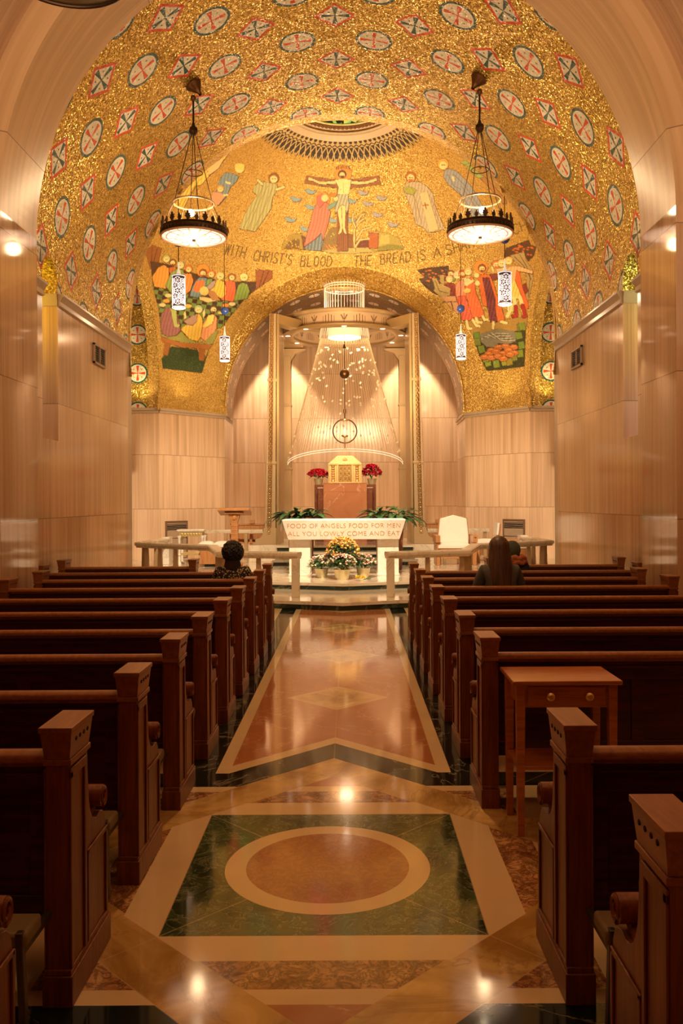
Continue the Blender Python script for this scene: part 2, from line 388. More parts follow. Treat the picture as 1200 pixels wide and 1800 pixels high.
M['ventpanel'] = plain('vent_panel', (0.46, 0.33, 0.22), 0.5, 0.1)
M['skin'] = plain('skin', (0.45, 0.25, 0.16), 0.55)
M['bulb'] = glow('lit_bulb', (1.0, 0.82, 0.58), 30)
M['downlight'] = glow('downlight_lens', (1.0, 0.72, 0.48), 9)
M['candle'] = plain('candle_wax', (0.9, 0.82, 0.66), 0.5, 0, 0.03, 3, (1, 0.75, 0.45), 0.4)
M['flame'] = glow('flame', (1, 0.62, 0.2), 8)
M['blueball'] = plain('blue_enamel', (0.06, 0.14, 0.60), 0.12, 0.2)
M['padding'] = plain('grey_vinyl_pad', (0.22, 0.17, 0.09), 0.55)
M['steel'] = plain('kneeler_bracket', (0.10, 0.085, 0.07), 0.4, 0.6)
M['engraved'] = plain('gilded_letters', (0.46, 0.21, 0.05), 0.55, 0.0)

# ------------------------------------------------------------------ inlaid marble floor
def floor_material():
    m, nt, bs = mat_base('inlaid_floor'); co = objco(nt); x, y, z = sep(nt, co)
    ax = x.abs(); yy = y-3.98; ay = yy.abs(); mm = ax.max(ay); d = ax+ay; rr = (x*x+yy*yy).sqrt()
    n1 = noise(nt, co, 2.2, 5, 0.6, 1.2); n2 = noise(nt, co, 6.5, 6, 0.65, 1.5); n3 = noise(nt, co, 1.0, 6, 0.6, 1.8); n4 = noise(nt, co, 16, 4, 0.7, 1.0)
    vein = (1.0-(n2-0.5).abs()*30).clamp(); vein2 = (1.0-(n3-0.5).abs()*70).clamp(); vein3 = (1.0-(n4-0.5).abs()*12).clamp()
    green = mixc(nt, vein*vein3.max(0.3)*0.7, mixc(nt, ((n2*0.5+n1*0.5-0.36)*3.4).clamp(), (0.006, 0.018, 0.008), (0.075, 0.115, 0.045)), (0.30, 0.30, 0.18))
    black = mixc(nt, vein2*0.7, mixc(nt, n1, (0.004, 0.007, 0.006), (0.014, 0.022, 0.016)), (0.22, 0.20, 0.13))
    cream = mixc(nt, n1, (0.60, 0.44, 0.25), (0.70, 0.53, 0.31))
    yel = mixc(nt, vein2*0.5, mixc(nt, ((n1-0.36)*3.2).clamp(), (0.34, 0.19, 0.05), (0.72, 0.50, 0.20)), (0.28, 0.15, 0.05))
    brec = mixc(nt, vein3*0.85, mixc(nt, ((n2-0.35)*3.2).clamp(), (0.24, 0.09, 0.03), (0.68, 0.40, 0.18)), (0.10, 0.035, 0.015))
    red = mixc(nt, (vein2*vein.max(0.15))*0.9, mixc(nt, n1, (0.33, 0.115, 0.042), (0.48, 0.20, 0.085)), (0.75, 0.52, 0.32))
    disc = mixc(nt, vein3*0.45, mixc(nt, n2, (0.34, 0.125, 0.05), (0.48, 0.20, 0.09)), (0.17, 0.055, 0.025))
    col = cream
    col = mixc(nt, ax.lt(0.96)*ay.gt(1.1), col, black)                       # dark border of the runner
    run = ay.gt(1.35)*ax.lt(0.735)*d.gt(2.0)
    col = mixc(nt, ay.gt(1.1)*ay.lt(1.35), col, black)
    col = mixc(nt, run, col, cream)
    col = mixc(nt, ay.gt(1.35)*ax.lt(0.65)*d.gt(2.15), col, red)
    dd = (y-7.37-2.0*((y-7.37)/2.0+0.5).floor())
    dia = ax+dd.abs(); inrow = y.gt(6.6)*y.lt(14.2)
    col = mixc(nt, dia.lt(0.44)*inrow, col, yel); col = mixc(nt, dia.lt(0.44)*dia.gt(0.36)*inrow, col, (0.56, 0.39, 0.19))
    inn = mm.lt(1.1)
    col = mixc(nt, inn, col, cream); col = mixc(nt, mm.lt(1.01), col, brec); col = mixc(nt, mm.lt(0.825), col, cream)
    col = mixc(nt, d.lt(1.28)*mm.gt(1.1), col, red)
    col = mixc(nt, d.gt(1.28)*d.lt(1.655), col, yel)
    col = mixc(nt, d.lt(1.30)*mm.gt(0.645)*mm.lt(0.825), col, cream)
    col = mixc(nt, mm.lt(0.645), col, green)
    jn = ((ax-ay).abs().lt(0.004)*mm.lt(2.2)*mm.gt(0.3)).max(ax.lt(0.003)*y.gt(5.6)).max((mm-0.645).abs().lt(0.003)).max((d-1.655).abs().lt(0.004)*mm.lt(1.4))
    col = mixc(nt, jn*0.45, col, (0.55, 0.40, 0.22))
    col = mixc(nt, rr.lt(0.475), col, cream); col = mixc(nt, rr.lt(0.378), col, disc)
    nt.links.new(col, bs.inputs['Base Color']); bs.inputs['Roughness'].default_value = 0.11
    rn = noise(nt, co, 3.0, 4, 0.6); sock(nt, bs.inputs['Roughness'], rn*0.07+0.045)
    return m
M['floor'] = floor_material()
b = MB(); b.quad((-3.8, -4, 0), (3.8, -4, 0), (3.8, 15.1, 0), (-3.8, 15.1, 0)); b.box(-8, 8, -4, 15.1, -0.3, -0.01)
struct(b.build('floor', M['floor'], recalc=False), 'inlaid marble floor of the nave')

# ------------------------------------------------------------------ walls
def wq(mb, p0, p1, z0, z1, u0=None, mat=None):
    L = math.hypot(p1[0]-p0[0], p1[1]-p0[1]); u0 = 0 if u0 is None else u0
    mb.quad((p0[0], p0[1], z0), (p1[0], p1[1], z0), (p1[0], p1[1], z1), (p0[0], p0[1], z1), mat,
            [(u0, z0), (u0+L, z0), (u0+L, z1), (u0, z1)])
def arc_strip(mb, R, c, y0, y1, a0=-90, a1=90, n=72, mat=None, us=1.0, vs=1.0):
    for k in range(n):
        t0 = math.radians(a0+(a1-a0)*k/n); t1 = math.radians(a0+(a1-a0)*(k+1)/n)
        P = lambda t, y: (R*sin(t), y, c+R*cos(t))
        mb.quad(P(t0, y0), P(t1, y0), P(t1, y1), P(t0, y1), mat, [(y0*us, t0*R*vs), (y0*us, t1*R*vs), (y1*us, t1*R*vs), (y1*us, t0*R*vs)])
N0, N1, NZ, NA = 10.90, 11.48, 2.52, 4.62        # the niche slots
CT = 4.5
def smooth_uv(o):
    o.data.shade_smooth(); o.data.set_sharp_from_angle(angle=math.radians(30)); return o
for sx, side in ((-1, 'left'), (1, 'right')):
    X = 3.8*sx
    b = MB()
    wq(b, (X, 9.9), (X, N0), 0, CT, 9.9); wq(b, (X, N0), (X, N1), 0, NZ, N0); wq(b, (X, N1), (X, 15.1), 0, CT, N1)
    # niche jambs, sill, soffit of the slot
    D = 0.62*sx
    wq(b, (X, N1), (X+D, N1), NZ-0.04, CT, 0.2); wq(b, (X, N0), (X+D, N0), NZ-0.04, CT, 0.5)
    b.quad((X, N0, NZ), (X, N1, NZ), (X+D, N1, NZ-0.06), (X+D, N0, NZ-0.06), None, [(0, 0.2), (.58, 0.2), (.58, .7), (0, .7)])
    struct(b.build('wall_'+side, M['wall']), 'polished striped marble wall of the '+side+' side')
    # cornice
    prof = [(0, CT-0.17), (0.035, CT-0.16), (0.03, CT-0.10), (0.06, CT-0.05), (0.085, CT-0.03), (0.085, CT), (0, CT)]
    b = MB()
    for y0, y1 in ((9.9, N0), (N1, 15.14)):
        b.prism([(X-sx*p[0], p[1]) for p in prof], y0, y1, 'y')
    b.prism([(N1-p[0]*0.5, p[1]) for p in prof], X-0.0*sx, X+D, 'x')
    struct(b.build('trim_'+side, M['cornice'], bevel=0.004), 'marble cornice under the gold vault')
    # pier and the arch springing from it
    b = MB()
    wq(b, (3.5*sx, 8.83), (3.5*sx, 9.9), 0, 4.74, 8.83); wq(b, (3.5*sx, 9.9), (3.8*sx, 9.9), 0, 4.74, 0.3); wq(b, (3.8*sx, 8.83), (3.5*sx, 8.83), 0, 4.74, 0.3)
    struct(b.build('wall_pier_'+side, M['pier']), 'polished marble pier on the '+side)
    b = MB(); wq(b, (X, -4), (X, 8.83), 0, 4.74, 0.3)
    struct(b.build('wall_near_'+side, M['wall']), 'marble wall of the near bay')
    # slot window at the back of the niche
    m, nt, bs = mat_base('stained_slot_glass_'+side); x, y, z = sep(nt, objco(nt))
    if side == 'left': rp = ramp(nt, ((z-2.5)/2.3).clamp(), [(0.0, (0.05, 0.02, 0.01)), (0.40, (0.10, 0.12, 0.18)), (0.58, (0.50, 0.42, 0.12)), (0.74, (1.0, 0.74, 0.04))])
    else: rp = ramp(nt, ((z-2.5)/2.3).clamp(), [(0.0, (0.12, 0.12, 0.2)), (0.35, (0.30, 0.32, 0.40)), (0.5, (0.55, 0.42, 0.14)), (0.75, (0.55, 0.68, 0.36))])
    nt.links.new(rp, bs.inputs['Emission Color']); bs.inputs['Emission Strength'].default_value = 4.0; nt.links.new(rp, bs.inputs['Base Color'])
    bs.inputs['Roughness'].default_value = 0.2
    b = MB(); b.box(min(X+D, X+D*1.03), max(X+D, X+D*1.03), N0, N1, NZ-0.06, 4.95)
    struct(b.build('window_'+('1' if sx < 0 else '2'), m), 'coloured slot window deep in the niche')
# arch over the piers
b = MB(); arc_strip(b, 3.5, NAVE_C, 8.83, 9.9, n=96)
for k in range(96):
    for yy in (8.83, 9.9):
        t0 = math.radians(-90+180*k/96); t1 = math.radians(-90+180*(k+1)/96)
        P = lambda r, t: (r*sin(t), yy, NAVE_C+r*cos(t))
        b.quad(P(3.5, t0), P(3.5, t1), P(3.82, t1), P(3.82, t0), None, [(0, t0*3.5), (0, t1*3.5), (.32, t1*3.5), (.32, t0*3.5)])
b2 = b.build('ceiling_arch', M['arch']); struct(b2, 'marble arch between the piers')
b = MB(); arc_strip(b, 3.8, NAVE_C, -4, 8.83, n=96); struct(b.build('ceiling_near', M['nearvault']), 'marble vault of the near bay')
b = MB(); wq(b, (3.8, -4), (-3.8, -4), 0, 8.6, 0); struct(b.build('wall_back', M['wall']), 'marble wall behind the camera')

# gold barrel vault with the two niche heads cut into it
b = MB(); n = 120; lim = 86.0
ys = [9.9, N0, N1, 15.1]
for y0, y1 in zip(ys[:-1], ys[1:]):
    arc_strip(b, NAVE_R, NAVE_C, y0, y1, -lim, lim, n)
zl = NAVE_C+NAVE_R*cos(math.radians(lim))
def vx(z): return sqrt(max(0, NAVE_R**2-max(0, z-NAVE_C)**2))
for sx in (-1, 1):
    for y0, y1 in ((9.9, N0), (N1, 15.1)):
        zz = [CT, NAVE_C, NAVE_C+0.13, zl]
        for z0, z1 in zip(zz[:-1], zz[1:]):
            b.quad((sx*vx(z0), y0, z0), (sx*vx(z0), y1, z0), (sx*vx(z1), y1, z1), (sx*vx(z1), y0, z1), None, [(0, 0)]*4)
    K = 24
    def ha(t): return NA+0.29*sqrt(max(0, 1-((t-0.5)*2)**2))
    for k in range(K):
        t0, t1 = k/K, (k+1)/K; ya, yb = N0+(N1-N0)*t0, N0+(N1-N0)*t1; h0, h1 = ha(t0), ha(t1)
        b.quad((sx*vx(h0), ya, h0), (sx*vx(h1), yb, h1), (sx*vx(zl), yb, zl), (sx*vx(zl), ya, zl), None, [(0, 0)]*4)
        b.quad((sx*vx(h0), ya, h0), (sx*vx(h1), yb, h1), (sx*4.42, yb, h1), (sx*4.42, ya, h0), 1, [(0, 0)]*4)
    for yy in (N0, N1):
        b.quad((sx*3.8, yy, CT), (sx*4.42, yy, CT), (sx*4.42, yy, NA), (sx*3.8, yy, NA), 1, [(0, 0)]*4)
o = b.build('ceiling_vault', [M['vault'], M['gold']]); struct(o, 'gold mosaic barrel vault with crosses in discs and lozenges')

# ------------------------------------------------------------------ crossing: end of nave, transept ends, chamfers, apse
DC, DR, DH = 18.4, 5.1, 4.68      # dome centre (y), radius, centre height
CZ = 3.98                         # cornice of the sanctuary
b = MB()
for k in range(96):
    t0 = math.radians(-90+180*k/96); t1 = math.radians(-90+180*(k+1)/96)
    for yy in (15.1, 15.35):
        P = lambda r, t: (r*sin(t), yy, NAVE_C+r*cos(t))
        Q = lambda t: (max(-8.2, min(8.2, 12*sin(t))), yy, NAVE_C+min(6.4, 12*cos(t)))
        b.quad(P(3.8, t0), P(3.8, t1), Q(t1), Q(t0))
    b.quad((3.8*sin(t0), 15.1, NAVE_C+3.8*cos(t0)), (3.8*sin(t1), 15.1, NAVE_C+3.8*cos(t1)), (3.8*sin(t1), 15.35, NAVE_C+3.8*cos(t1)), (3.8*sin(t0), 15.35, NAVE_C+3.8*cos(t0)))
for sx in (-1, 1):
    b.box(min(3.8*sx, 8.2*sx), max(3.8*sx, 8.2*sx), 15.1, 15.35, CT, NAVE_C)
    b.box(min(3.8*sx, 8.2*sx), max(3.8*sx, 8.2*sx), 15.1, 15.35, 0, CT, 1)
struct(b.build('wall_nave_end', [M['goldarch'], M['cornice']]), 'end wall of the nave around its arch')
TY = 20.78
for sx, side in ((-1, 'left'), (1, 'right')):
    b = MB()
    wq(b, (8.2*sx, 15.3), (8.2*sx, TY), 0, 9.0, 0); wq(b, (8.2*sx, TY), (4.52*sx, TY), 0, CZ, 0)
    wq(b, (4.52*sx, TY), (3.16*sx, 22.4), 0, CZ, 0.33)
    wq(b, (3.16*sx, 22.4), (3.22*sx, 24.5), 0, CZ+0.3, 0.1)
    struct(b.build('wall_sanctuary_'+side, M['sanct']), 'pale striped marble wall at the '+side+' of the sanctuary')
    b = MB(); b.quad((8.2*sx, TY, CZ), (4.60*sx, TY, CZ), (4.60*sx, TY, 8.2), (8.2*sx, TY, 8.2))
    struct(b.build('wall_transept_'+side, M['transept']), 'gold mosaic wall with red crosses in discs')
    b = MB()
    pts = [(8.2*sx, TY), (4.52*sx, TY), (3.16*sx, 22.4), (3.22*sx, 24.5)]
    for p, q in zip(pts[:-1], pts[1:]):
        dx, dy = q[0]-p[0], q[1]-p[1]; L = math.hypot(dx, dy); nx, ny = (dy/L, -dx/L)
        if ny > 0 or (abs(ny) < 0.3 and nx*sx > 0): nx, ny = -nx, -ny
        for (o0, za, zb) in ((0.035, CZ-0.12, CZ-0.06), (0.07, CZ-0.06, CZ)):
            i = b.add([(p[0], p[1], za), (q[0], q[1], za), (q[0]+nx*o0, q[1]+ny*o0, za), (p[0]+nx*o0, p[1]+ny*o0, za),
                       (p[0], p[1], zb), (q[0], q[1], zb), (q[0]+nx*o0, q[1]+ny*o0, zb), (p[0]+nx*o0, p[1]+ny*o0, zb)])
            for qd in ((0,3,2,1),(4,5,6,7),(0,1,5,4),(1,2,6,5),(2,3,7,6),(3,0,4,7)): b.face([i+k for k in qd])
    struct(b.build('trim_sanctuary_'+side, M['cornice']), 'marble cornice of the sanctuary')
    # side arch soffit
    b = MB(); rr = sqrt(DR**2-4.52**2); K = 60; arc = [(DC+rr, CZ-0.02)]+[(DC+rr*cos(t), DH+rr*sin(t)) for t in [PI*k/K for k in range(K+1)]]+[(DC-rr, CZ-0.02)]
    for p, q in zip(arc[:-1], arc[1:]):
        b.quad((4.50*sx, p[0], p[1]), (4.50*sx, q[0], q[1]), (4.76*sx, q[0], q[1]), (4.76*sx, p[0], p[1]))
    for p, q in zip(arc[:-1], arc[1:]):       # wall above the side arch, transept side
        c = (DC, DH+1)
        e = lambda a: (c[0]+(a[0]-c[0])*2.2, max(CZ, DH+(a[1]-DH)*2.4))
        b.quad((4.76*sx, p[0], p[1]), (4.76*sx, q[0], q[1]), (4.76*sx, e(q)[0], e(q)[1]), (4.76*sx, e(p)[0], e(p)[1]))
    struct(b.build('wall_side_arch_'+side, M['goldarch']), 'side arch of the crossing in gold mosaic')
b = MB(); wq(b, (-4.2, 25.6), (4.2, 25.6), 0, 8.6, 0)
b.poly([(-4.2, 24.4, 8.6), (4.2, 24.4, 8.6), (4.2, 25.6, 8.6), (-4.2, 25.6, 8.6)], None, [(0, 0), (8, 0), (8, 1), (0, 1)])
for sx in (-1, 1): wq(b, (4.2*sx, 24.5), (4.2*sx, 25.6), 0, 8.6, 0)
for sx in (-1, 1): wq(b, (3.22*sx, 24.5), (4.2*sx, 24.5), 0, 8.6, 0)
o = b.build('wall_apse', M['sanct']); struct(o, 'marble back wall of the apse')
b = MB(); b.quad((-8.3, 15.1, 9.0), (8.3, 15.1, 9.0), (8.3, 15.2, 9.0), (-8.3, 15.2, 9.0))
b.box(-8.3, -4.8, 15.1, 21, 9.0, 9.1); b.box(4.8, 8.3, 15.1, 21, 9.0, 9.1)
struct(b.build('ceiling_transept', M['goldarch']), 'ceiling of the side bays')
# apse arch: archivolt face and soffit
AR, AH = 3.14, 4.18
prof = [(-AR, CZ)]+[(-AR*cos(PI*k/96), AH+AR*sin(PI*k/96)) for k in range(97)]+[(AR, CZ)]
b = MB()
for p, q in zip(prof[:-1], prof[1:]):
    for yy in (22.4,):
        e = lambda a: (a[0]*1.30, AH+(a[1]-AH)*1.33 if a[1] > AH else a[1])
        b.quad((p[0], yy, p[1]), (q[0], yy, q[1]), (e(q)[0], yy, e(q)[1]), (e(p)[0], yy, e(p)[1]), 0)
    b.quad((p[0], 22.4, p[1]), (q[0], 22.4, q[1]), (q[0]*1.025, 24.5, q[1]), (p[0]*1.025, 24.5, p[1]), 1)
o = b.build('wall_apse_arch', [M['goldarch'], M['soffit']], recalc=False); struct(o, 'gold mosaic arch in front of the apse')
b = MB()
b.tube([(p[0]*0.997, 22.39, AH+(p[1]-AH)*0.997) for p in prof], 0.028, 6)
struct(b.build('trim_apse_arch', M['goldarch']), 'rounded gold edge of the apse arch')

# ------------------------------------------------------------------ painted mosaic of the dome (layout drawn on a canvas, one colour per tessera)
X0, Y0, SC = 235, 195, 2.0
CW, CHH = int(735*SC), int(570*SC)
canvas = np.zeros((CHH, CW, 4), dtype=np.float32)
def srgb(c): return tuple(((x/255.0)/12.92 if x <= 10 else (((x/255.0)+0.055)/1.055)**2.4) for x in c)
OUT = (52, 30, 14)
def fillmask(P):
    P = np.array(P, dtype=float); P = (P-[X0, Y0])*SC
    x0, y0 = np.maximum(np.floor(P.min(0)).astype(int)-1, 0); x1 = min(int(P[:, 0].max())+2, CW); y1 = min(int(P[:, 1].max())+2, CHH)
    if x1 <= x0 or y1 <= y0: return None
    yy, xx = np.mgrid[y0:y1, x0:x1]; xx = xx+0.5; yy = yy+0.5
    ins = np.zeros(xx.shape, bool); n = len(P)
    for i in range(n):
        xa, ya = P[i]; xb, yb = P[(i+1) % n]
        if ya == yb: continue
        c = ((ya > yy) != (yb > yy)) & (xx < (xb-xa)*(yy-ya)/(yb-ya)+xa); ins ^= c
    return (slice(y0, y1), slice(x0, x1)), ins, xx, yy
def pgon(P, col, out=True, ow=0.55, shade=0.0):
    if out: stroke(list(P)+[P[0]], ow*2, OUT)
    r = fillmask(P)
    if r is None: return
    sl, ins, xx, yy = r; c = np.array([*srgb(col), 1.0]); reg = canvas[sl]
    f = np.ones(xx.shape)
    if shade:       # drapery folds are drawn in the mosaic as darker lines
        wv = np.sin((xx+yy*0.22)*0.55+np.sin(yy*0.06)*0.9); f = 1-shade*1.5*np.clip(wv-0.3, 0, 1)*1.4+shade*1.3*np.clip(-wv-0.4, 0, 1)*1.6
    reg[ins] = np.concatenate([c[:3]*f[ins][:, None], np.ones((int(ins.sum()), 1))], 1)
def stroke(P, wd, col):
    c = np.array([*srgb(col), 1.0])
    for (xa, ya), (xb, yb) in zip(P[:-1], P[1:]):
        a = (np.array([xa, ya])-[X0, Y0])*SC; q = (np.array([xb, yb])-[X0, Y0])*SC; rr = wd*SC/2
        x0 = max(int(min(a[0], q[0])-rr-2), 0); x1 = min(int(max(a[0], q[0])+rr+3), CW); y0 = max(int(min(a[1], q[1])-rr-2), 0); y1 = min(int(max(a[1], q[1])+rr+3), CHH)
        if x1 <= x0 or y1 <= y0: continue
        yy, xx = np.mgrid[y0:y1, x0:x1]; d = q-a; L = max((d**2).sum(), 1e-6)
        t = np.clip(((xx-a[0])*d[0]+(yy-a[1])*d[1])/L, 0, 1); dist = np.sqrt((xx-a[0]-t*d[0])**2+(yy-a[1]-t*d[1])**2)
        canvas[y0:y1, x0:x1][dist <= rr] = c
def disc(x, y, r, col, out=True, sy=1.0):
    pgon([(x+r*cos(2*PI*k/20), y+r*sy*sin(2*PI*k/20)) for k in range(20)], col, out)
def mapper(ox, oy, s): return lambda P: [(ox+x/s, oy+y/s) for x, y in P]
FL = (226, 180, 120)
def head(p, r, hair=(110, 70, 40), beard=False, flesh=FL):
    x, y = p; disc(x, y-r*0.15, r*1.15, hair); disc(x, y+r*0.12, r*0.8, flesh, False)
    if beard: pgon([(x-r*0.7, y+r*0.4), (x+r*0.7, y+r*0.4), (x, y+r*1.2)], hair, False)
    stroke([(x-r*0.35, y), (x-r*0.1, y)], r*0.16, OUT); stroke([(x+r*0.15, y), (x+r*0.4, y)], r*0.16, OUT)
# crucifixion
m_ = mapper(470, 270, 4.615); P1 = lambda p: m_([p])[0]
for cx_, cy_ in ((365,310),(245,372),(365,435),(200,538),(320,612),(790,320),(940,362),(830,408),(695,385),(905,497),(1030,578),(548,543),(688,540)):
    pgon(m_([(cx_-52, cy_-14), (cx_-20, cy_-22), (cx_+8, cy_-6), (cx_+48, cy_-10), (cx_+30, cy_+14), (cx_+4, cy_+20), (cx_-26, cy_+16), (cx_-34, cy_)]), (118, 142, 150) if cx_ < 700 else (140, 138, 140), True, 0.5)
pgon(m_([(120,770),(150,700),(210,655),(285,650),(330,680),(320,780)]), (140, 120, 55))
pgon(m_([(175,720),(240,690),(275,700),(270,775),(150,770)]), (105, 78, 40), False)
for k in range(16): disc(*P1((165+RNG.rand()*105, 690+RNG.rand()*80)), 0.9, (200, 190, 60) if k % 3 else (200, 90, 40), False)
pgon(m_([(285,660),(360,700),(470,760),(450,795),(300,775)]), (95, 60, 34), False)
pgon(m_([(460,720),(500,640),(530,600),(575,600),(575,800),(450,795)]), (120, 96, 52))
pgon(m_([(665,650),(720,660),(730,790),(665,790)]), (112, 74, 40))
pgon(m_([(730,690),(840,690),(840,760),(740,770)]), (95, 48, 28), False)
pgon(m_([(450,790),(560,770),(720,765),(890,770),(890,795),(700,812),(520,808)]), (150, 140, 80))
pgon(m_([(835,640),(900,630),(1000,650),(1080,690),(1115,775),(890,792),(835,770)]), (150, 134, 66))
pgon(m_([(835,645),(912,645),(905,770),(832,768)]), (150, 84, 44)); pgon(m_([(930,660),(1000,660),(1000,730),(920,740)]), (170, 152, 80), False)
pgon(m_([(910,760),(1000,735),(1105,750),(1112,778),(900,790)]), (118, 112, 48), False)
for a in ([(715,790),(715,620),(750,560),(790,530)], [(725,600),(700,540),(705,490)], [(735,700),(780,620),(860,595)], [(720,760),(760,700),(835,690)], [(735,560),(770,500),(800,490)]):
    stroke(m_(a), 4.4, OUT); stroke(m_(a), 3.0, (200, 165, 105))
for k in range(26):
    q = [(715,490),(790,495),(860,590),(690,570),(760,435),(840,560),(540,650),(540,720)][k % 8]
    disc(*P1((q[0]+RNG.randn()*20, q[1]+RNG.randn()*14)), 1.6, (90, 110, 50) if k % 2 else (150, 160, 80), False, 0.6)
for k in range(10): stroke(m_([(480+k*10, 740+10*(k % 3)), (500+k*9, 770)]), 1.2, (190, 150, 70) if k % 2 else (190, 70, 30))
pgon(m_([(330,182),(560,210),(700,210),(915,180),(935,250),(690,282),(560,278),(312,245)]), (128, 84, 48))
for k in range(3): stroke(m_([(330,198+k*18),(560,226+k*17),(700,226+k*17),(918,198+k*18)]), 0.6, (84, 50, 28))
pgon(m_([(575,278),(667,278),(662,790),(576,795)]), (122, 78, 46))
for k in range(4): stroke(m_([(590+k*18,300),(592+k*17,785)]), 0.5, (84, 50, 28))
disc(*P1((625,165)), 15.5, (222, 130, 58))
for k in range(9): stroke(m_([(575+k*13,118-abs(4-k)*-3),(575+k*13,95+abs(4-k)*2)]), 1.3, OUT)
pgon(m_([(345,195),(385,205),(440,232),(570,222),(570,245),(440,250),(385,222),(345,215)]), FL, True, .5)
pgon(m_([(690,222),(800,232),(870,212),(900,200),(900,220),(880,228),(800,250),(690,248)]), FL, True, .5)
pgon(m_([(562,215),(600,210),(650,210),(692,214),(684,270),(672,332),(582,336),(592,275)]), (232, 190, 130))
stroke(m_([(605,235),(640,235)]), 0.6, (150, 100, 60)); stroke(m_([(628,240),(628,320)]), 0.6, (170, 120, 70)); stroke(m_([(600,290),(655,288)]), 0.5, (160, 110, 66))
head(P1((620,172)), 6.2, (90, 56, 36), True)
pgon(m_([(575,425),(640,415),(648,440),(640,600),(655,658),(632,640),(622,600),(612,640),(585,660),(603,600)]), FL)
stroke(m_([(612,430),(618,600)]), 0.7, OUT)
pgon(m_([(583,332),(668,328),(672,440),(655,488),(645,425),(618,415),(596,430),(563,490),(560,420)]), (150, 150, 124), True, .6, .22)
disc(*P1((455,375)), 14, (214, 128, 56))
pgon(m_([(455,610),(468,700),(445,785),(380,788),(302,772),(350,730)]), (104, 116, 120), True, .6, .3)
pgon(m_([(420,400),(470,385),(505,410),(522,480),(505,560),(480,640),(462,705),(450,640),(400,690),(308,755),(335,640),(368,530),(390,450)]), (214, 108, 88), True, 1, .18)
pgon(m_([(415,345),(450,325),(500,345),(505,385),(470,400),(440,440),(415,400)]), (206, 96, 84)); disc(*P1((478,362)), 6, FL, False)
pgon(m_([(500,425),(545,400),(560,380),(578,392),(560,430),(505,460)]), (106, 134, 120)); disc(*P1((568,365)), 4.5, FL)
pgon(m_([(518,322),(582,322),(566,350),(545,355),(530,345)]), (170, 110, 50))
# saints left
m_ = mapper(200, 200, 3.0); P1 = lambda p: m_([p])[0]
def saint(body, col, hd, r, hair=(120, 76, 40), hands=(), beard=False):
    pgon(m_(body), col, True, .7, .16); head(P1(hd), r/3.0, hair, beard)
    for a in hands: stroke(m_(a), 5.2, OUT); stroke(m_(a), 4.0, FL)
saint([(795,358),(835,365),(868,372),(872,400),(845,440),(838,500),(790,570),(752,622),(668,605),(700,530),(735,470),(765,430),(742,412),(752,378)], (150, 146, 96), (852,343), 24, hands=[[(768,350),(790,372)],[(866,400),(905,386)]])
for a in ([(820,380),(760,500),(715,610)], [(845,390),(800,500),(745,610)], [(800,370),(745,500),(690,600)]): stroke(m_(a), 1.0, (112, 108, 68))
saint([(600,310),(640,318),(668,330),(655,358),(625,385),(600,440),(560,485),(528,470),(548,410),(560,370),(575,335)], (104, 122, 128), (672,290), 24, (200, 160, 70))
pgon(m_([(650,262),(700,268),(690,300),(655,290)]), (208, 172, 90), False)
for a in ([(520,478),(490,520),(452,535)], [(548,480),(520,515),(500,548)]): stroke(m_(a), 6, OUT); stroke(m_(a), 5, (205, 140, 84))
pgon(m_([(530,412),(570,418),(596,436),(560,482),(515,478)]), (190, 130, 96)); head(P1((571,398)), 5.5, (190, 130, 60))
stroke(m_([(590,430),(608,428)]), 3, FL); stroke(m_([(600,360),(620,368)]), 3, FL)
saint([(555,250),(598,214),(604,226),(585,250),(560,290),(520,320),(492,350),(470,375),(440,380),(410,430),(375,500),(322,490),(365,430),(350,400),(420,335),(490,290)], (206, 168, 78), (430,330), 10, (190, 150, 70))
pgon(m_([(500,290),(560,248),(590,240),(560,290),(510,325)]), (190, 162, 112)); disc(*P1((598,214)), 4, FL)
for a in ([(430,350),(380,440),(345,490)], [(470,340),(420,400),(365,492)]): stroke(m_(a), 1.0, (150, 110, 40))
# saints right
m_ = mapper(600, 200, 3.0); P1 = lambda p: m_([p])[0]
saint([(345,372),(375,360),(420,360),(460,385),(492,425),(500,480),(525,545),(552,606),(468,632),(440,600),(400,582),(385,520),(370,480),(335,400)], (158, 144, 116), (374,336), 24, (150, 90, 36), beard=True)
pgon(m_([(420,420),(462,410),(520,610),(470,625)]), (186, 160, 116), True, .5)
pgon(m_([(335,396),(360,382),(405,402),(388,428),(350,420)]), (136, 136, 56)); stroke(m_([(447,468),(455,500)]), 1.7, (120, 60, 20)); stroke(m_([(438,484),(466,480)]), 1.7, (120, 60, 20))
for a in ([(400,450),(430,580)], [(480,440),(530,600)], [(390,420),(405,570)]): stroke(m_(a), 1.0, (110, 94, 70))
saint([(552,300),(575,290),(612,302),(660,345),(690,380),(725,440),(755,490),(782,545),(700,545),(665,490),(640,430),(605,400),(575,375),(548,335)], (128, 130, 132), (545,270), 26, (196, 140, 60))
stroke(m_([(595,335),(600,352)]), 3.4, FL)
for a in ([(640,380),(700,470),(745,540)], [(600,320),(660,380),(720,470),(770,540)], [(620,400),(680,490),(715,542)], [(570,320),(600,380),(640,400)]): stroke(m_(a), 1.0, (84, 88, 96))
stroke(m_([(735,318),(800,385),(868,465)]), 9, OUT); stroke(m_([(735,318),(800,385),(868,465)]), 7.4, (140, 100, 56))
for q in ((672,268), (690,290), (715,312), (735,330), (660,258)): pgon(m_([(q[0]-22, q[1]), (q[0], q[1]-14), (q[0]+24, q[1]+4), (q[0], q[1]+10)]), (130, 150, 80))
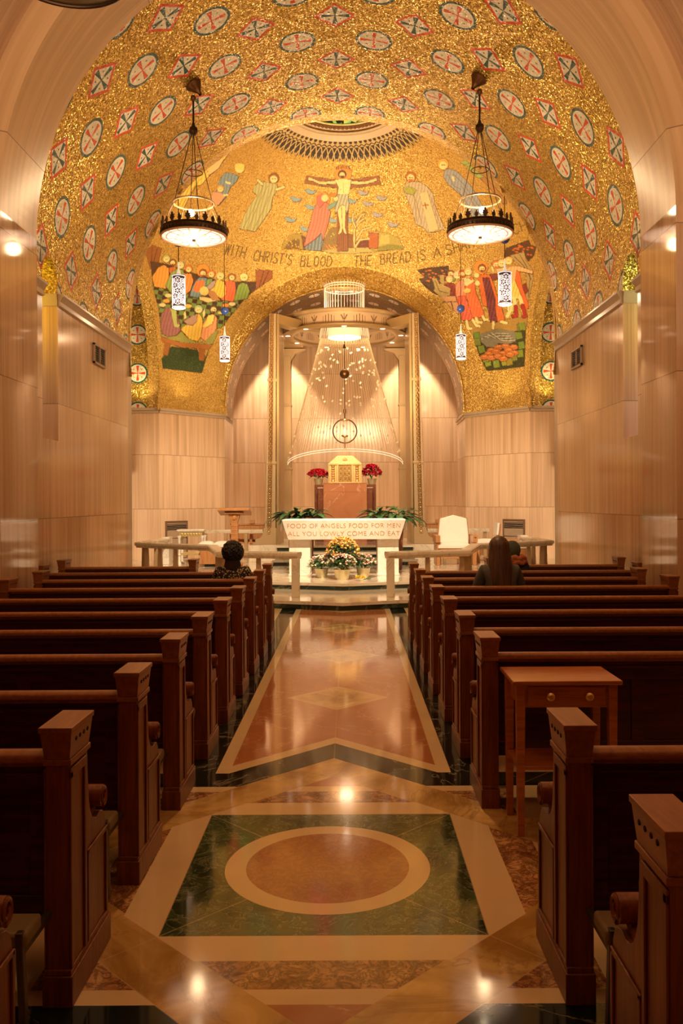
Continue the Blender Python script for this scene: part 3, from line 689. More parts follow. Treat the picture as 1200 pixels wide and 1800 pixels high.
# lettering
GL = {'A':[[(0,0),(.5,1),(1,0)],[(.2,.35),(.8,.35)]],'B':[[(0,0),(0,1),(.7,1),(.85,.78),(.7,.52),(0,.52)],[(.7,.52),(.95,.27),(.75,0),(0,0)]],
'C':[[(1,.85),(.7,1),(.3,1),(0,.7),(0,.3),(.3,0),(.7,0),(1,.15)]],'D':[[(0,0),(0,1),(.6,1),(1,.65),(1,.35),(.6,0),(0,0)]],'E':[[(.9,1),(0,1),(0,0),(.9,0)],[(0,.5),(.7,.5)]],
'H':[[(0,0),(0,1)],[(1,0),(1,1)],[(0,.5),(1,.5)]],'I':[[(.5,0),(.5,1)]],'L':[[(0,1),(0,0),(.9,0)]],'O':[[(.5,1),(.9,.8),(1,.5),(.9,.2),(.5,0),(.1,.2),(0,.5),(.1,.8),(.5,1)]],
'R':[[(0,0),(0,1),(.7,1),(.9,.78),(.7,.52),(0,.52)],[(.4,.52),(.95,0)]],'S':[[(.95,.85),(.6,1),(.25,1),(.02,.8),(.15,.6),(.8,.42),(.97,.22),(.75,0),(.3,0),(0,.15)]],'T':[[(.5,0),(.5,1)],[(0,1),(1,1)]],
'W':[[(0,1),(.25,0),(.5,1),(.75,0),(1,1)]],"'":[[(.5,1),(.4,.7)]],'F':[[(.9,1),(0,1),(0,0)],[(0,.5),(.7,.5)]]}
def mosaic_word(wd, xa, ya, xb, yb, h=18.0):
    wts = [0.42 if c in "I'" else 1.0 for c in wd]; tot = sum(wts)+0.42*(len(wd)-1); L = math.hypot(xb-xa, yb-ya); ux, uy = (xb-xa)/L, (yb-ya)/L
    un = L/tot; t = 0
    for c, wt in zip(wd, wts):
        for st in GL[c]:
            P = [(xa+ux*(t+px*wt*un)+uy*py*h+0.12*py*h, ya+uy*(t+px*wt*un)-ux*py*h) for px, py in st]
            stroke(P, 1.8, (84, 66, 20))
        t += (wt+0.42)*un
for a in (("IS", 272, 405, 288, 413), ("WITH", 396, 447, 431, 453), ("CHRIST'S", 447, 458, 513, 466), ("BLOOD", 530, 468, 584, 468.5), ("THE", 624, 468.5, 655, 467), ("BREAD", 671, 465, 723, 460),
          ("IS", 735, 459, 750, 456), ("A", 765, 454, 778, 451), ("SHAR", 788, 449, 836, 433), ("CH", 906, 413, 930, 402)): mosaic_word(*a)
# supper scene, left pendentive
m_ = mapper(270, 420, 5.714); P1 = lambda p: m_([p])[0]
pgon(m_([(-70,130),(0,60),(92,95),(60,240),(-20,300)]), (122, 74, 36)); stroke(m_([(0,80),(-10,230)]), 1, OUT); stroke(m_([(50,90),(10,240)]), 1, OUT)
pgon(m_([(-20,225),(130,250),(400,340),(700,430),(1045,430),(1045,500),(900,620),(680,640),(370,580),(10,500)]), (66, 42, 24))
pgon(m_([(1040,310),(1200,315),(1200,400),(1120,450),(1040,510)]), (128, 74, 36)); stroke(m_([(1120,320),(1070,480)]), 1.2, OUT); stroke(m_([(1170,320),(1110,450)]), 1.2, OUT)
tb = m_([(0,470),(100,480),(370,560),(680,620),(930,590),(860,680),(760,800),(690,890),(620,905),(600,970),(90,970),(60,700)])
pgon(tb, (58, 34, 20)); r_ = fillmask(tb); sl_, ins_, xx_, yy_ = r_
ck = ((np.floor((xx_*0.97+yy_*0.22)/17.5).astype(int)+np.floor((yy_-xx_*0.12)/15.5).astype(int)) % 2 == 0) & ins_
canvas[sl_][ck] = np.array([*srgb((96, 118, 56)), 1.0])
for q, c in (((140,625),(196,140,60)),((360,675),(220,160,70)),((735,670),(216,120,50)),((100,665),(200,176,130)),((800,655),(200,176,130)),((680,745),(190,176,90)),((160,570),(200,176,130)),((735,750),(70,110,60)),((75,580),(60,100,60))): disc(*P1(q), 6 if c[0] > 190 else 4, c, True, 0.55)
def fig(body, col, hd, r=30, hair=(110, 66, 34), beard=False, sh=.16): pgon(m_(body), col, True, .9, sh); head(P1(hd), r/5.714, hair, beard)
fig([(60,290),(120,262),(165,300),(165,470),(130,500),(20,480),(0,380)], (196, 130, 56), (142,205), 34, (150, 150, 90))
fig([(170,290),(230,280),(250,320),(200,360),(165,330)], (160, 90, 44), (205,240), 30, beard=True)
fig([(190,340),(250,300),(310,320),(330,420),(300,500),(200,560),(130,470)], (120, 136, 72), (285,268), 32, (160, 160, 110))
fig([(320,350),(390,350),(410,420),(380,520),(330,560),(310,450)], (206, 120, 60), (365,305), 32, (180, 90, 40))
disc(*P1((508,318)), 11.4, (222, 124, 48)); 
fig([(440,420),(470,390),(545,395),(560,470),(520,560),(450,590),(375,575),(400,490)], (96, 120, 128), (508,345), 34, (120, 70, 36), True)
pgon(m_([(440,430),(520,410),(525,500),(450,540),(405,520)]), (214, 104, 52), False, .5, .15)
fig([(545,410),(600,400),(590,450),(540,470)], (104, 130, 66), (592,355), 33, (180, 100, 44))
fig([(600,430),(655,410),(720,430),(745,520),(780,620),(690,600),(630,560),(550,490)], (214, 160, 62), (682,378), 34, (190, 170, 110))
pgon(m_([(598,430),(640,415),(620,480),(560,520),(552,480)]), (150, 130, 124))
pgon(m_([(470,580),(560,590),(640,620),(560,640),(470,610)]), (214, 176, 120)); pgon(m_([(560,510),(620,530),(680,620),(600,610),(560,560)]), (156, 110, 66))
disc(*P1((520,525)), 8, (212, 172, 96))
fig([(735,430),(790,420),(830,440),(835,520),(815,630),(690,610),(740,560)], (216, 90, 56), (798,388), 32, (130, 80, 44))
fig([(860,470),(900,440),(955,460),(975,530),(950,600),(815,625),(840,540)], (110, 132, 58), (918,390), 34, (186, 186, 120))
fig([(130,700),(180,690),(235,740),(275,860),(280,920),(230,970),(150,980),(95,950),(78,850),(90,760)], (128, 84, 84), (190,640), 1, (128, 84, 84))
pgon(m_([(180,700),(240,720),(245,850),(275,870),(260,890),(215,880)]), (150, 158, 92))
fig([(410,765),(470,755),(500,800),(500,880),(480,980),(450,1030),(370,1005),(320,950),(285,915),(300,890),(350,860),(308,820),(340,820)], (208, 158, 66), (462,712), 36, (140, 160, 120))
pgon(m_([(410,765),(450,765),(440,830),(400,870),(350,860),(312,825),(340,815)]), (150, 120, 106)); pgon(m_([(312,750),(330,725),(340,790),(320,810)]), FL)
fig([(560,765),(620,755),(645,800),(640,900),(590,1015),(530,1028),(480,990),(500,900),(500,860),(530,820)], (196, 130, 88), (612,710), 36, (66, 52, 34), True)
pgon(m_([(560,765),(625,765),(600,850),(540,890),(500,885),(540,830)]), (214, 180, 92)); pgon(m_([(500,745),(525,700),(530,760),(510,800)]), FL)
pgon(m_([(85,950),(150,985),(240,975),(290,930),(340,990),(440,1040),(520,1035),(620,930),(660,920),(600,1060),(300,1055),(90,1000)]), (124, 124, 62))
pgon(m_([(90,1200),(190,1080),(450,1115),(470,1220),(515,1220),(560,1110),(490,1345),(100,1300)]), (38, 52, 24))
pgon(m_([(88,985),(300,1045),(600,1060),(565,1108),(300,1092),(90,1030)]), (140, 86, 40))
pgon(m_([(122,1040),(178,1055),(150,1172),(104,1160)]), (130, 80, 38)); pgon(m_([(460,1100),(522,1104),(515,1222),(465,1222)]), (130, 80, 38))
# loaves and fishes scene, right pendentive
m_ = mapper(730, 420, 5.4545); P1 = lambda p: m_([p])[0]
pgon(m_([(560,930),(600,900),(900,880),(1065,850),(1050,1220),(860,1250),(690,1262),(620,1120)]), (44, 46, 22))
pgon(m_([(470,800),(600,770),(700,800),(860,780),(1085,740),(1070,860),(900,900),(560,925)]), (140, 112, 56))
pgon(m_([(610,925),(700,890),(800,865),(985,895),(970,980),(900,1010),(800,1000),(760,1040),(690,1035),(640,990)]), (108, 104, 88))
for k in range(7): stroke(m_([(640+k*16,960-k*10),(700+k*20,930+k*6),(790+k*14,905+k*12),(900+k*10,910+k*10)]), 1.1, (54, 50, 40) if k % 2 else (168, 160, 140))
for q in ((595,930),(640,1060),(600,990),(1010,850),(1000,930),(1020,1020),(1010,1100),(700,1190),(780,1200),(860,1180),(950,1140),(905,1180),(1030,840),(680,1150)):
    pgon(m_([(q[0]-38+RNG.rand()*10, q[1]-30),(q[0]+25, q[1]-38),(q[0]+36, q[1]+20+RNG.rand()*14),(q[0]-20, q[1]+38)]), (82+int(RNG.rand()*36), 100+int(RNG.rand()*20), 40))
for q in ((735,1070),(805,1040),(870,1030),(950,1040),(710,1105),(780,1080),(845,1100),(900,1070),(955,1095),(670,1135),(735,1140),(800,1125),(915,1110),(850,1150)):
    pgon(m_([(q[0]+42*cos(t*PI/8), q[1]+26*sin(t*PI/8)) for t in range(16)]), (156, 90, 44)); stroke(m_([(q[0]-18, q[1]-10),(q[0]+14, q[1]-12)]), 1.4, (196, 130, 72))
pgon(m_([(30,300),(120,280),(330,258),(325,340),(300,400),(225,440),(245,545),(180,520),(95,450),(45,385),(100,370)]), (64, 44, 26))
for k in range(22): disc(*P1((70+RNG.rand()*240, 300+RNG.rand()*60+(RNG.rand() < .3)*60)), 2.2, (176, 92, 40), False, .5)
pgon(m_([(170,375),(215,380),(245,440),(300,445),(355,470),(345,545),(255,555),(185,500),(200,470)]), (146, 126, 78)); stroke(m_([(200,400),(240,500),(320,520)]), 1.0, OUT); pgon(m_([(245,350),(285,345),(290,440),(250,420)]), (146, 126, 78))
pgon(m_([(860,165),(880,90),(985,50),(1100,10),(1115,60),(1172,75),(1145,165),(1090,215),(1060,150),(960,165),(900,200)]), (70, 44, 26))
for k in range(20): disc(*P1((890+RNG.rand()*260, 60+RNG.rand()*100)), 2.3, (168, 88, 40), False, .6)
pgon(m_([(920,160),(1055,125),(1075,215),(1130,290),(1140,380),(1110,520),(1080,640),(1062,520),(1085,380),(1050,300),(1000,240),(950,200)]), (146, 124, 80))
for a in ([(960,170),(1050,260),(1110,370),(1090,560)], [(1010,150),(1080,270),(1120,400)]): stroke(m_(a), 1.0, OUT)
pgon(m_([(1040,440),(1070,420),(1090,500),(1055,540)]), (110, 42, 34))
pgon(m_([(258,555),(400,545),(420,600),(420,725),(330,640)]), (178, 136, 96)); stroke(m_([(270,605),(400,600)]), 1, OUT); stroke(m_([(350,600),(370,670)]), 1.5, OUT)
fig([(285,440),(340,415),(390,440),(410,540),(345,545),(350,470)], (112, 40, 34), (350,335), 30, beard=True); head(P1((338,390)), 5.5, (200, 150, 120)); disc(*P1((378,395)), 2.4, (90, 130, 70))
fig([(395,440),(440,395),(475,400),(480,460),(495,500),(540,600),(572,760),(520,785),(455,780),(430,660),(400,560)], (206, 120, 92), (412,352), 34, (214, 160, 130), sh=.2)
pgon(m_([(405,560),(480,540),(572,760),(515,785),(455,780)]), (190, 84, 62), True, .8, .25)
head(P1((458,338)), 5.5, (150, 60, 36), True)
fig([(480,390),(560,365),(580,440),(590,520),(640,640),(670,735),(620,755),(555,750),(515,610),(500,540)], (208, 92, 52), (516,318), 34, (196, 150, 100), sh=.2)
pgon(m_([(475,385),(520,375),(550,400),(500,450),(480,450)]), (170, 168, 128)); pgon(m_([(470,500),(500,470),(545,485),(535,515),(490,525)]), (206, 158, 84)); stroke(m_([(500,440),(560,400)]), 4, FL)
disc(*P1((640,272)), 12.2, (222, 122, 50))
fig([(610,370),(655,340),(720,345),(760,430),(785,520),(830,640),(865,775),(800,790),(730,720),(700,650),(660,640),(640,560),(622,450)], (184, 92, 46), (650,285), 35, (110, 60, 34), True, sh=.12)
pgon(m_([(655,375),(715,370),(735,450),(775,590),(775,680),(790,800),(728,800),(700,660),(690,560)]), (96, 44, 50), True, .8, .3)
pgon(m_([(725,335),(790,330),(800,385),(750,400)]), (104, 50, 46)); disc(*P1((598,350)), 4.5, FL); disc(*P1((605,425)), 4.5, FL); stroke(m_([(745,270),(755,310)]), 3.2, FL)
head(P1((785,248)), 6, (170, 90, 50), True); head(P1((838,238)), 6, (196, 160, 110))
pgon(m_([(785,290),(900,270),(930,330),(930,400),(880,420),(800,340)]), (190, 156, 116))
fig([(870,290),(935,262),(1000,262),(1140,310),(1130,335),(1010,310),(990,420),(960,430),(900,400)], (200, 150, 104), (905,215), 36, (196, 150, 96))
pgon(m_([(980,300),(1010,320),(1040,480),(1085,600),(1095,665),(1040,695),(1010,610),(960,420)]), (186, 88, 44))
pgon(m_([(905,420),(965,400),(1030,560),(1000,575),(930,575),(900,520)]), (206, 170, 84), True, .8, .15); pgon(m_([(885,620),(960,620),(950,700),(895,700)]), (196, 182, 120), True, .8, .3)
for a in ([(955,570),(965,650)], [(1010,560),(1035,640)], [(910,700),(890,740)]): stroke(m_(a), 6.5, FL)
for a in ([(970,650),(975,735),(945,742)], [(1035,640),(1065,735),(1045,745)]): stroke(m_(a), 7.5, OUT); stroke(m_(a), 6, (140, 40, 32))
for a in ([(500,790),(510,860),(540,860)], [(560,780),(590,830),(620,835)], [(655,745),(670,775),(700,775)], [(755,800),(752,855)], [(830,795),(880,805)], [(590,760),(600,800),(640,800)]): stroke(m_(a), 6, OUT); stroke(m_(a), 4.8, FL)

def build_dome():
    az = np.concatenate([np.arange(-100, 100, 0.215), np.arange(100, 260.01, 4.0)])
    ph = np.concatenate([np.arange(12.9, 20, 0.12), np.arange(20, 98.6, 0.215)])
    A, Pp = np.meshgrid(np.radians(az), np.radians(ph), indexing='ij')
    rho = DR*np.sin(Pp); zz = DH+DR*np.cos(Pp)+0.5*np.exp(-(rho/2.3)**4)*(Pp < PI/2)
    x = rho*np.sin(A); y = DC+rho*np.cos(A)
    pu = (x-CAMX)/y*FPX; pv = (zz-CAMH)/y*FPX
    px = VPX+pu; py = VPY-pv-ROLL*pu
    ok = (y > 17.5)
    cx_ = np.clip(((px-X0)*SC), 0, CW-1.01); cy_ = np.clip(((py-Y0)*SC), 0, CHH-1.01)
    ins = (px > X0) & (px < X0+CW/SC) & (py > Y0) & (py < Y0+CHH/SC) & ok
    i0 = cx_.astype(int); j0 = cy_.astype(int); fx = (cx_-i0)[..., None]; fy = (cy_-j0)[..., None]
    pm = canvas.copy(); pm[..., :3] *= pm[..., 3:]
    s = (pm[j0, i0]*(1-fx)+pm[j0, i0+1]*fx)*(1-fy)+(pm[j0+1, i0]*(1-fx)+pm[j0+1, i0+1]*fx)*fy
    s[~ins] = 0
    s[..., :3] = np.minimum(s[..., :3]*1.9, s[..., 3:4])
    a = s[..., 3:4]; s[..., :3] = s[..., :3]/np.maximum(a, 1e-3)
    # painted tracery ring below the oculus
    r0, r1 = 1.30, 1.90; t = (rho-r0)/(r1-r0); D = 2*PI/76; fr = A/D
    tr = lambda q: np.abs(q-np.floor(q)-0.5)*2          # 0 at centre, 1 at edge
    inb = (t > 0) & (t < 1.0)
    dark = np.array([0.055, 0.030, 0.012]); rib = np.array([0.72, 0.52, 0.22]); cream = np.array([0.74, 0.58, 0.36])
    edge = 1-0.10*tr(fr)-0.10*RNG.rand(*rho.shape)
    band = inb & (t > 0.42) & (t < edge); u_ = (t-0.42)/0.58
    uu = np.clip(u_, 0, 1); off = 0.5*(1-(1-uu)**1.8)+0.30*uu
    line = (1-tr(fr+off) < 0.20) | (1-tr(fr-off) < 0.20)
    zig = inb & (t > 0.30) & (t <= 0.42); holes = inb & (t > 0.08) & (t <= 0.30) & ((tr(fr)-0.0)**2/0.42+((t-0.19)/0.09)**2 < 1)
    s[..., :3][band] = dark; s[..., 3][band] = 1; s[..., :3][band & line] = rib
    s[..., :3][zig] = rib; s[..., 3][zig] = 1; zz2 = zig & (np.abs((t-0.36)/0.06-(tr(fr)*1.4-0.7)) < 0.45); s[..., :3][zz2] = dark
    hb = inb & (t <= 0.30); s[..., :3][hb] = rib; s[..., 3][hb] = 1; s[..., :3][holes] = dark
    top = (rho < r0); s[..., :3][top] = cream; s[..., 3][top] = 1
    # keep only the part inside the crossing
    keep = (np.abs(x) <= 4.52) & (y <= 22.4) & (y >= 15.2) & (zz >= CZ-0.05)
    na, npn = x.shape
    kf = keep[:-1, :-1] | keep[1:, :-1] | keep[:-1, 1:] | keep[1:, 1:]
    xc = np.clip(x, -4.52, 4.52); yc = np.clip(y, 15.2, 22.4)
    idx = np.arange(na*npn).reshape(na, npn)
    q = np.stack([idx[:-1, :-1][kf], idx[1:, :-1][kf], idx[1:, 1:][kf], idx[:-1, 1:][kf]], 1)
    used = np.unique(q); rm = np.full(na*npn, -1); rm[used] = np.arange(len(used)); q = rm[q]
    co = np.stack([xc.ravel(), yc.ravel(), zz.ravel()], 1)[used].astype(np.float32); cl = s.reshape(-1, 4)[used].astype(np.float32)
    me = bpy.data.meshes.new('ceiling_dome'); me.vertices.add(len(co)); me.vertices.foreach_set('co', co.ravel())
    me.loops.add(q.size); me.loops.foreach_set('vertex_index', q.ravel().astype(np.int32))
    me.polygons.add(len(q)); me.polygons.foreach_set('loop_start', np.arange(0, q.size, 4, dtype=np.int32)); me.polygons.foreach_set('loop_total', np.full(len(q), 4, dtype=np.int32))
    me.materials.append(M['golddome']); me.update(calc_edges=True); me.validate()
    at = me.color_attributes.new('paint', 'FLOAT_COLOR', 'POINT'); at.data.foreach_set('color', cl.ravel())
    me.polygons.foreach_set('use_smooth', np.ones(len(q), dtype=bool)); me.update()
    o = bpy.data.objects.new('ceiling_dome', me); link(o); return o
struct(build_dome(), 'gold mosaic dome with figures around a crucifixion')

# oculus of the dome
b = MB(); b.M = Matrix.Translation((0, DC, 0))
b.lathe([(1.40, 10.03), (1.30, 9.98), (1.20, 10.08), (1.19, 10.16), (1.12, 10.2)], n=72, mat=0)
b.lathe([(1.12, 10.2), (1.02, 10.2), (1.02, 10.26)], n=72, mat=1)
for k in range(72):
    a = 2*PI*k/72; b.ball((1.07*cos(a), 1.07*sin(a), 10.22), 0.045, 8, 1, (1, 1, 1.5))
b.lathe([(1.04, 10.22), (0.97, 10.235), (0.97, 10.26), (1.04, 10.27)], n=72, mat=2)
o = b.build('trim_1', [plain('oculus_cream', (0.8, 0.62, 0.42), 0.5), plain('oculus_brown', (0.30, 0.15, 0.07), 0.5), M['goldmetal']]); struct(o, 'carved ring around the oculus')
m, nt, bs = mat_base('oculus_glass'); co = objco(nt); vo = nt.nodes.new('ShaderNodeTexVoronoi'); vo.inputs['Scale'].default_value = 6.0; nt.links.new(co, vo.inputs['Vector'])
r_, g_, b_ = sep(nt, vo.outputs['Color']); gc = ramp(nt, r_, [(0.2, (0.005, 0.005, 0.004)), (0.45, (0.02, 0.03, 0.01)), (0.55, (0.75, 0.7, 0.1)), (0.8, (0.25, 0.5, 0.12))])
nt.links.new(gc, bs.inputs['Emission Color']); bs.inputs['Emission Strength'].default_value = 0.9; bs.inputs['Base Color'].default_value = (0.02, 0.02, 0.02, 1)
b = MB(); b.M = Matrix.Translation((0, DC, 0)); b.lathe([(0.0005, 10.72), (1.03, 10.72), (1.03, 10.26)], n=48, mat=0)
for k in range(12):
    a = 2*PI*k/12+PI/2; b.tube([(1.0*cos(a), 1.0*sin(a), 10.26), (1.0*cos(a), 1.0*sin(a), 10.7)], .03, 6, mat=1)
o = b.build('window_3', [m, M['bronze']], recalc=False); struct(o, 'stained glass in the oculus')

# ------------------------------------------------------------------ platforms and steps of the sanctuary
def plat(name, pts, z0, z1, label, tread='stepm', riser='green', slab=0.055):
    b = MB(); n = len(pts)
    b.prism(pts, z1-slab, z1, 'z', 0)
    c = [(p[0], p[1]) for p in pts]
    ins = []
    for p in c:
        ins.append((p[0]*(1-0.012), p[1]+0.03))
    b.prism(ins, z0, z1-slab, 'z', 1)
    return struct(b.build(name, [M[tread], M[riser]], bevel=0.004), label)
def mir(R): return [(-x, y) for x, y in reversed(R)]
R1 = [(0.0, 13.12), (2.5, 13.95), (2.95, 16.0), (4.75, 17.1), (8.15, 17.3), (8.15, TY+0.1), (4.5, 20.7), (3.14, 22.5), (3.14, 25.6)]
plat('floor_platform', mir(R1[1:])+R1, 0.0, 0.133, 'lowest marble step of the sanctuary')
R2 = [(0.0, 14.82), (2.3, 15.55), (3.05, 17.9), (8.1, 18.0), (8.15, TY+0.1), (4.5, 20.7), (3.14, 22.5), (3.14, 25.6)]
plat('floor_sanctuary', mir(R2[1:])+R2, 0.133, 0.262, 'upper marble floor of the sanctuary')
for i, (hw, yf, z1) in enumerate(((1.62, 18.9, 0.392), (1.62, 19.5, 0.522), (1.62, 20.1, 0.651))):
    plat('floor_step', [(-hw, yf), (hw, yf), (hw, 22.0), (-hw, 22.0)], z1-0.131, z1, 'marble step with green riser in front of the tabernacle')
b = MB(); b.box(-2.28, -1.62, 20.25, 25.0, 0.262, 0.651); b.box(1.62, 2.28, 20.25, 25.0, 0.262, 0.651); b.box(-1.62, 1.62, 20.16, 25.55, 0.262, 0.6505)
struct(b.build('floor_dais', M['stepm'], bevel=0.005), 'white marble dais under the baldachin')

# ------------------------------------------------------------------ pews
PEW_Y0, PITCH = 2.875, 0.915
def end_profile():
    P = [(0.0, 0.10), (0.0, 0.83), (0.205, 0.83)]
    P += [(0.208, 0.74), (0.214, 0.68), (0.222, 0.62), (0.238, 0.575), (0.262, 0.545), (0.292, 0.528), (0.325, 0.522), (0.36, 0.53)]
    P += [(0.392, 0.522), (0.415, 0.50), (0.428, 0.47), (0.43, 0.44), (0.426, 0.40), (0.43, 0.36), (0.43, 0.10)]
    return P
def scroll_points(c, r):
    P = []
    for k in range(20):
        a = -PI*0.55+k*2*PI*1.35/19; q = r*(1-0.62*k/19); P.append((c[0]+q*cos(a), c[1]+q*sin(a)))
    return P
def pew(L, sg):
    """pew running from the aisle end (x=0) outward by L in the direction sg; y=0 is the face towards the rear"""
    root = empty('pew')
    F = lambda a, c: (min(sg*a, sg*c), max(sg*a, sg*c))
    def bx(b, xa, xb, *r): x0, x1 = F(xa, xb); b.box(x0, x1, *r)
    for x0 in (0.0, L-0.078):
        b = MB(); xa, xb = F(x0, x0+0.078)
        b.prism(end_profile(), xa, xb, 'x', 0)
        bx(b, x0-0.012, x0+0.090, -0.010, 0.452, 0.0, 0.105); bx(b, x0-0.006, x0+0.084, -0.005, 0.444, 0.105, 0.125)
        for xo in (x0-0.008, x0+0.078):    # raised stiles and panel beads on both faces
            s0, s1 = F(xo, xo+0.008)
            b.box(s0, s1, 0.0, 0.022, 0.125, 0.79); b.box(s0, s1, 0.150, 0.172, 0.125, 0.77); b.box(s0, s1, 0.0, 0.172, 0.765, 0.80)
            b.box(s0, s1, 0.185, 0.43, 0.435, 0.452); b.box(s0, s1, 0.412, 0.43, 0.125, 0.45); b.box(s0, s1, 0.185, 0.202, 0.125, 0.45)
        e = b.build('end_panel', M['mahogz_lit'], root, bevel=0.003)
        for nm_, sc, rr, wd in (('arm_scroll', (0.362, 0.588), 0.047, 0.098), ('back_scroll', (0.226, 0.71), 0.022, 0.05)):
            b = MB()
            xa, xb = F(x0+0.039-wd/2, x0+0.039+wd/2)
            P = scroll_points(sc, rr*0.8)
            for xx in (xa, xb): b.tube([(xx, p[0], p[1]) for p in P], rr*0.17, 6)
            b.tube([(xa, sc[0], sc[1]), (xb, sc[0], sc[1])], rr*0.86, 14)
            if nm_ == 'arm_scroll': b.tube([(sg*(x0+0.039), 0.30, 0.530), (sg*(x0+0.039), 0.345, 0.535), (sg*(x0+0.039), 0.372, 0.548)], 0.022, 8)
            b.build(nm_, M['mahogz_lit'], e, sharp=40)
        b = MB()
        c0, c1 = F(x0-0.004, x0+0.082)
        b.box(c0-0.005, c1+0.005, -0.006, 0.215, 0.812, 0.832)
        b.taper((c0, c1, -0.002, 0.210), 0.832, (c0-0.010, c1+0.010, -0.016, 0.224), 0.925)
        b.box(c0-0.014, c1+0.014, -0.022, 0.230, 0.925, 0.944)
        for k in range(4):
            for q in (c0-0.0055, c1+0.0055):
                b.cyl((q-0.004, 0.045+k*0.042, 0.893), (q+0.004, 0.045+k*0.042, 0.893), 0.008, n=8, mat=1)  # dark plugs: the shade of drilled holes put into the colour
        b.build('cap', [M['mahogy_lit'], M['nearblack']], e, bevel=0.002)
    b = MB(); a, c = 0.078, L-0.078
    i = 0
    x0, x1 = F(a, c)
    b.box(x0, x1, 0.045, 0.062, 0.30, 0.80)
    for z0, z1 in ((0.70, 0.80), (0.28, 0.36)): b.box(x0, x1, 0.032, 0.07, z0, z1)
    nst = max(2, int(round(L/0.8)))
    for k in range(nst+1):
        xx = a+(c-a-0.07)*k/nst; q0, q1 = F(xx, xx+0.07); b.box(q0, q1, 0.034, 0.068, 0.34, 0.72)
    b.box(x0, x1, 0.024, 0.075, 0.762, 0.778)
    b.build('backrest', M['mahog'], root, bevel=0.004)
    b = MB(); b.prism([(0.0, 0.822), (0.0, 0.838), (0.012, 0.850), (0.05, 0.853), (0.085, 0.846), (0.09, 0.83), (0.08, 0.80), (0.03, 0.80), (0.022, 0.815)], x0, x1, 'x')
    b.build('top_rail', M['mahogy_lit'], root, sharp=60)
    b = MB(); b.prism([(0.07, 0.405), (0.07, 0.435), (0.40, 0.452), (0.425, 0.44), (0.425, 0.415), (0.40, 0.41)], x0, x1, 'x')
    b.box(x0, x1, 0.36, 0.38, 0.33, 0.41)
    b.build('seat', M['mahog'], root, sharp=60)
    k = empty('kneeler'); k.parent = root
    q0, q1 = F(0.05, L-0.12); b = MB(); b.box(q0, q1, -0.255, -0.115, 0.325, 0.375)
    b.build('pad', M['padding'], k, bevel=0.012)
    for xx in (0.06, L-0.16):
        x0, x1 = F(xx, xx+0.022); b = MB()
        b.prism([(-0.262, 0.378), (-0.235, 0.378), (-0.20, 0.04), (-0.232, 0.04)], x0, x1, 'x'); b.box(x0, x1, -0.23, 0.03, 0.30, 0.325)
        b.build('bracket', M['steel'], k, bevel=0.003)
    return root
ROWN = {-1: 'twelfth and nearest', 0: 'tenth', 1: 'ninth', 2: 'eighth', 3: 'seventh', 4: 'sixth', 5: 'fifth', 6: 'fourth', 7: 'third', 8: 'second', 9: 'first and shortest'}
ORD = {9: 'first and shortest row', 8: 'second row', 7: 'third row', 6: 'fourth row', 5: 'fifth row', 4: 'sixth row', 3: 'seventh row', 2: 'eighth row', 1: 'ninth row', 0: 'tenth row', -1: 'nearest row'}
for sg, side in ((-1, 'left'), (1, 'right')):
    protos = {}
    for k in range(-1, 10):
        if sg == 1 and k == 1: continue
        kind = 9 if k == 9 else (8 if k == 8 else 0); L = {0: 2.48, 8: 2.80, 9: 1.78}[kind]; xs = {0: 0.84, 8: 0.84, 9: 1.90}[kind]
        if kind not in protos: protos[kind] = o = pew(L, sg)
        else: o = copy_tree(protos[kind])
        o.location = (sg*xs, PEW_Y0+PITCH*k, 0)
        if sg == 1 and k == 2:
            for kn in [x for x in o.children if x.name.startswith('kneeler')]:
                for q in list(kn.children)+[kn]: bpy.data.objects.remove(q)
        extra = {9: ' before the altar rail', 8: ', longest one', 2: ' behind the small table' if sg > 0 else '', 6: ' holding the long-haired person' if sg > 0 else '', 7: ' holding the floral jacket person' if sg < 0 else ''}.get(k, '')
        tag(o, 'mahogany pew %s of aisle, %s%s' % (side, ORD[k]+' from the altar' if k not in (-1, 9) else ORD[k], extra), 'pew', 'pews %s of the aisle' % side)

# ------------------------------------------------------------------ small table with drawer
t = empty('side_table', (0, 0, 0)); tag(t, 'small cherry wood table with one drawer and low shelf between the pews', 'table')
TX0, TX1, TYa, TYb, TZ = 0.925, 1.475, 4.275, 4.655, 0.79
b = MB(); b.box(TX0, TX1, TYa, TYb, TZ-0.022, TZ); b.build('table_top', M['tablewood'], t, bevel=0.004)
b = MB(); b.box(TX0+.045, TX1-.045, TYa+.035, TYb-.03, TZ-0.14, TZ-0.022); b.build('apron', M['tablewood'], t)
d = MB(); d.box(TX0+.08, TX1-.08, TYa+.026, TYa+.045, TZ-0.128, TZ-0.034); d = d.build('drawer', M['tablewood'], t, bevel=0.003)
for q in (0.28, 0.78):
    b = MB(); xx = TX0+.08+(TX1-TX0-.16)*q; b.lathe([(0.001, 0), (0.008, 0), (0.008, 0.012), (0.02, 0.02), (0.021, 0.028), (0.012, 0.036), (0.001, 0.037)], n=14)
    o = b.build('knob', M['goldmetal'], d); o.location = (xx, TYa+.027, TZ-0.08); o.rotation_euler = (PI/2, 0, 0)
for xx in (TX0+.02, TX1-.065):
    for yy in (TYa+.02, TYb-.065):
        b = MB(); b.taper((xx+.006, xx+.039, yy+.006, yy+.039), 0, (xx, xx+.045, yy, yy+.045), TZ-0.022); b.build('leg', M['tablewood'], t, bevel=0.002)
b = MB(); b.box(TX0+.03, TX1-.03, TYa+.03, TYb-.03, 0.335, 0.355); b.build('shelf', M['tablewood'], t, bevel=0.003)

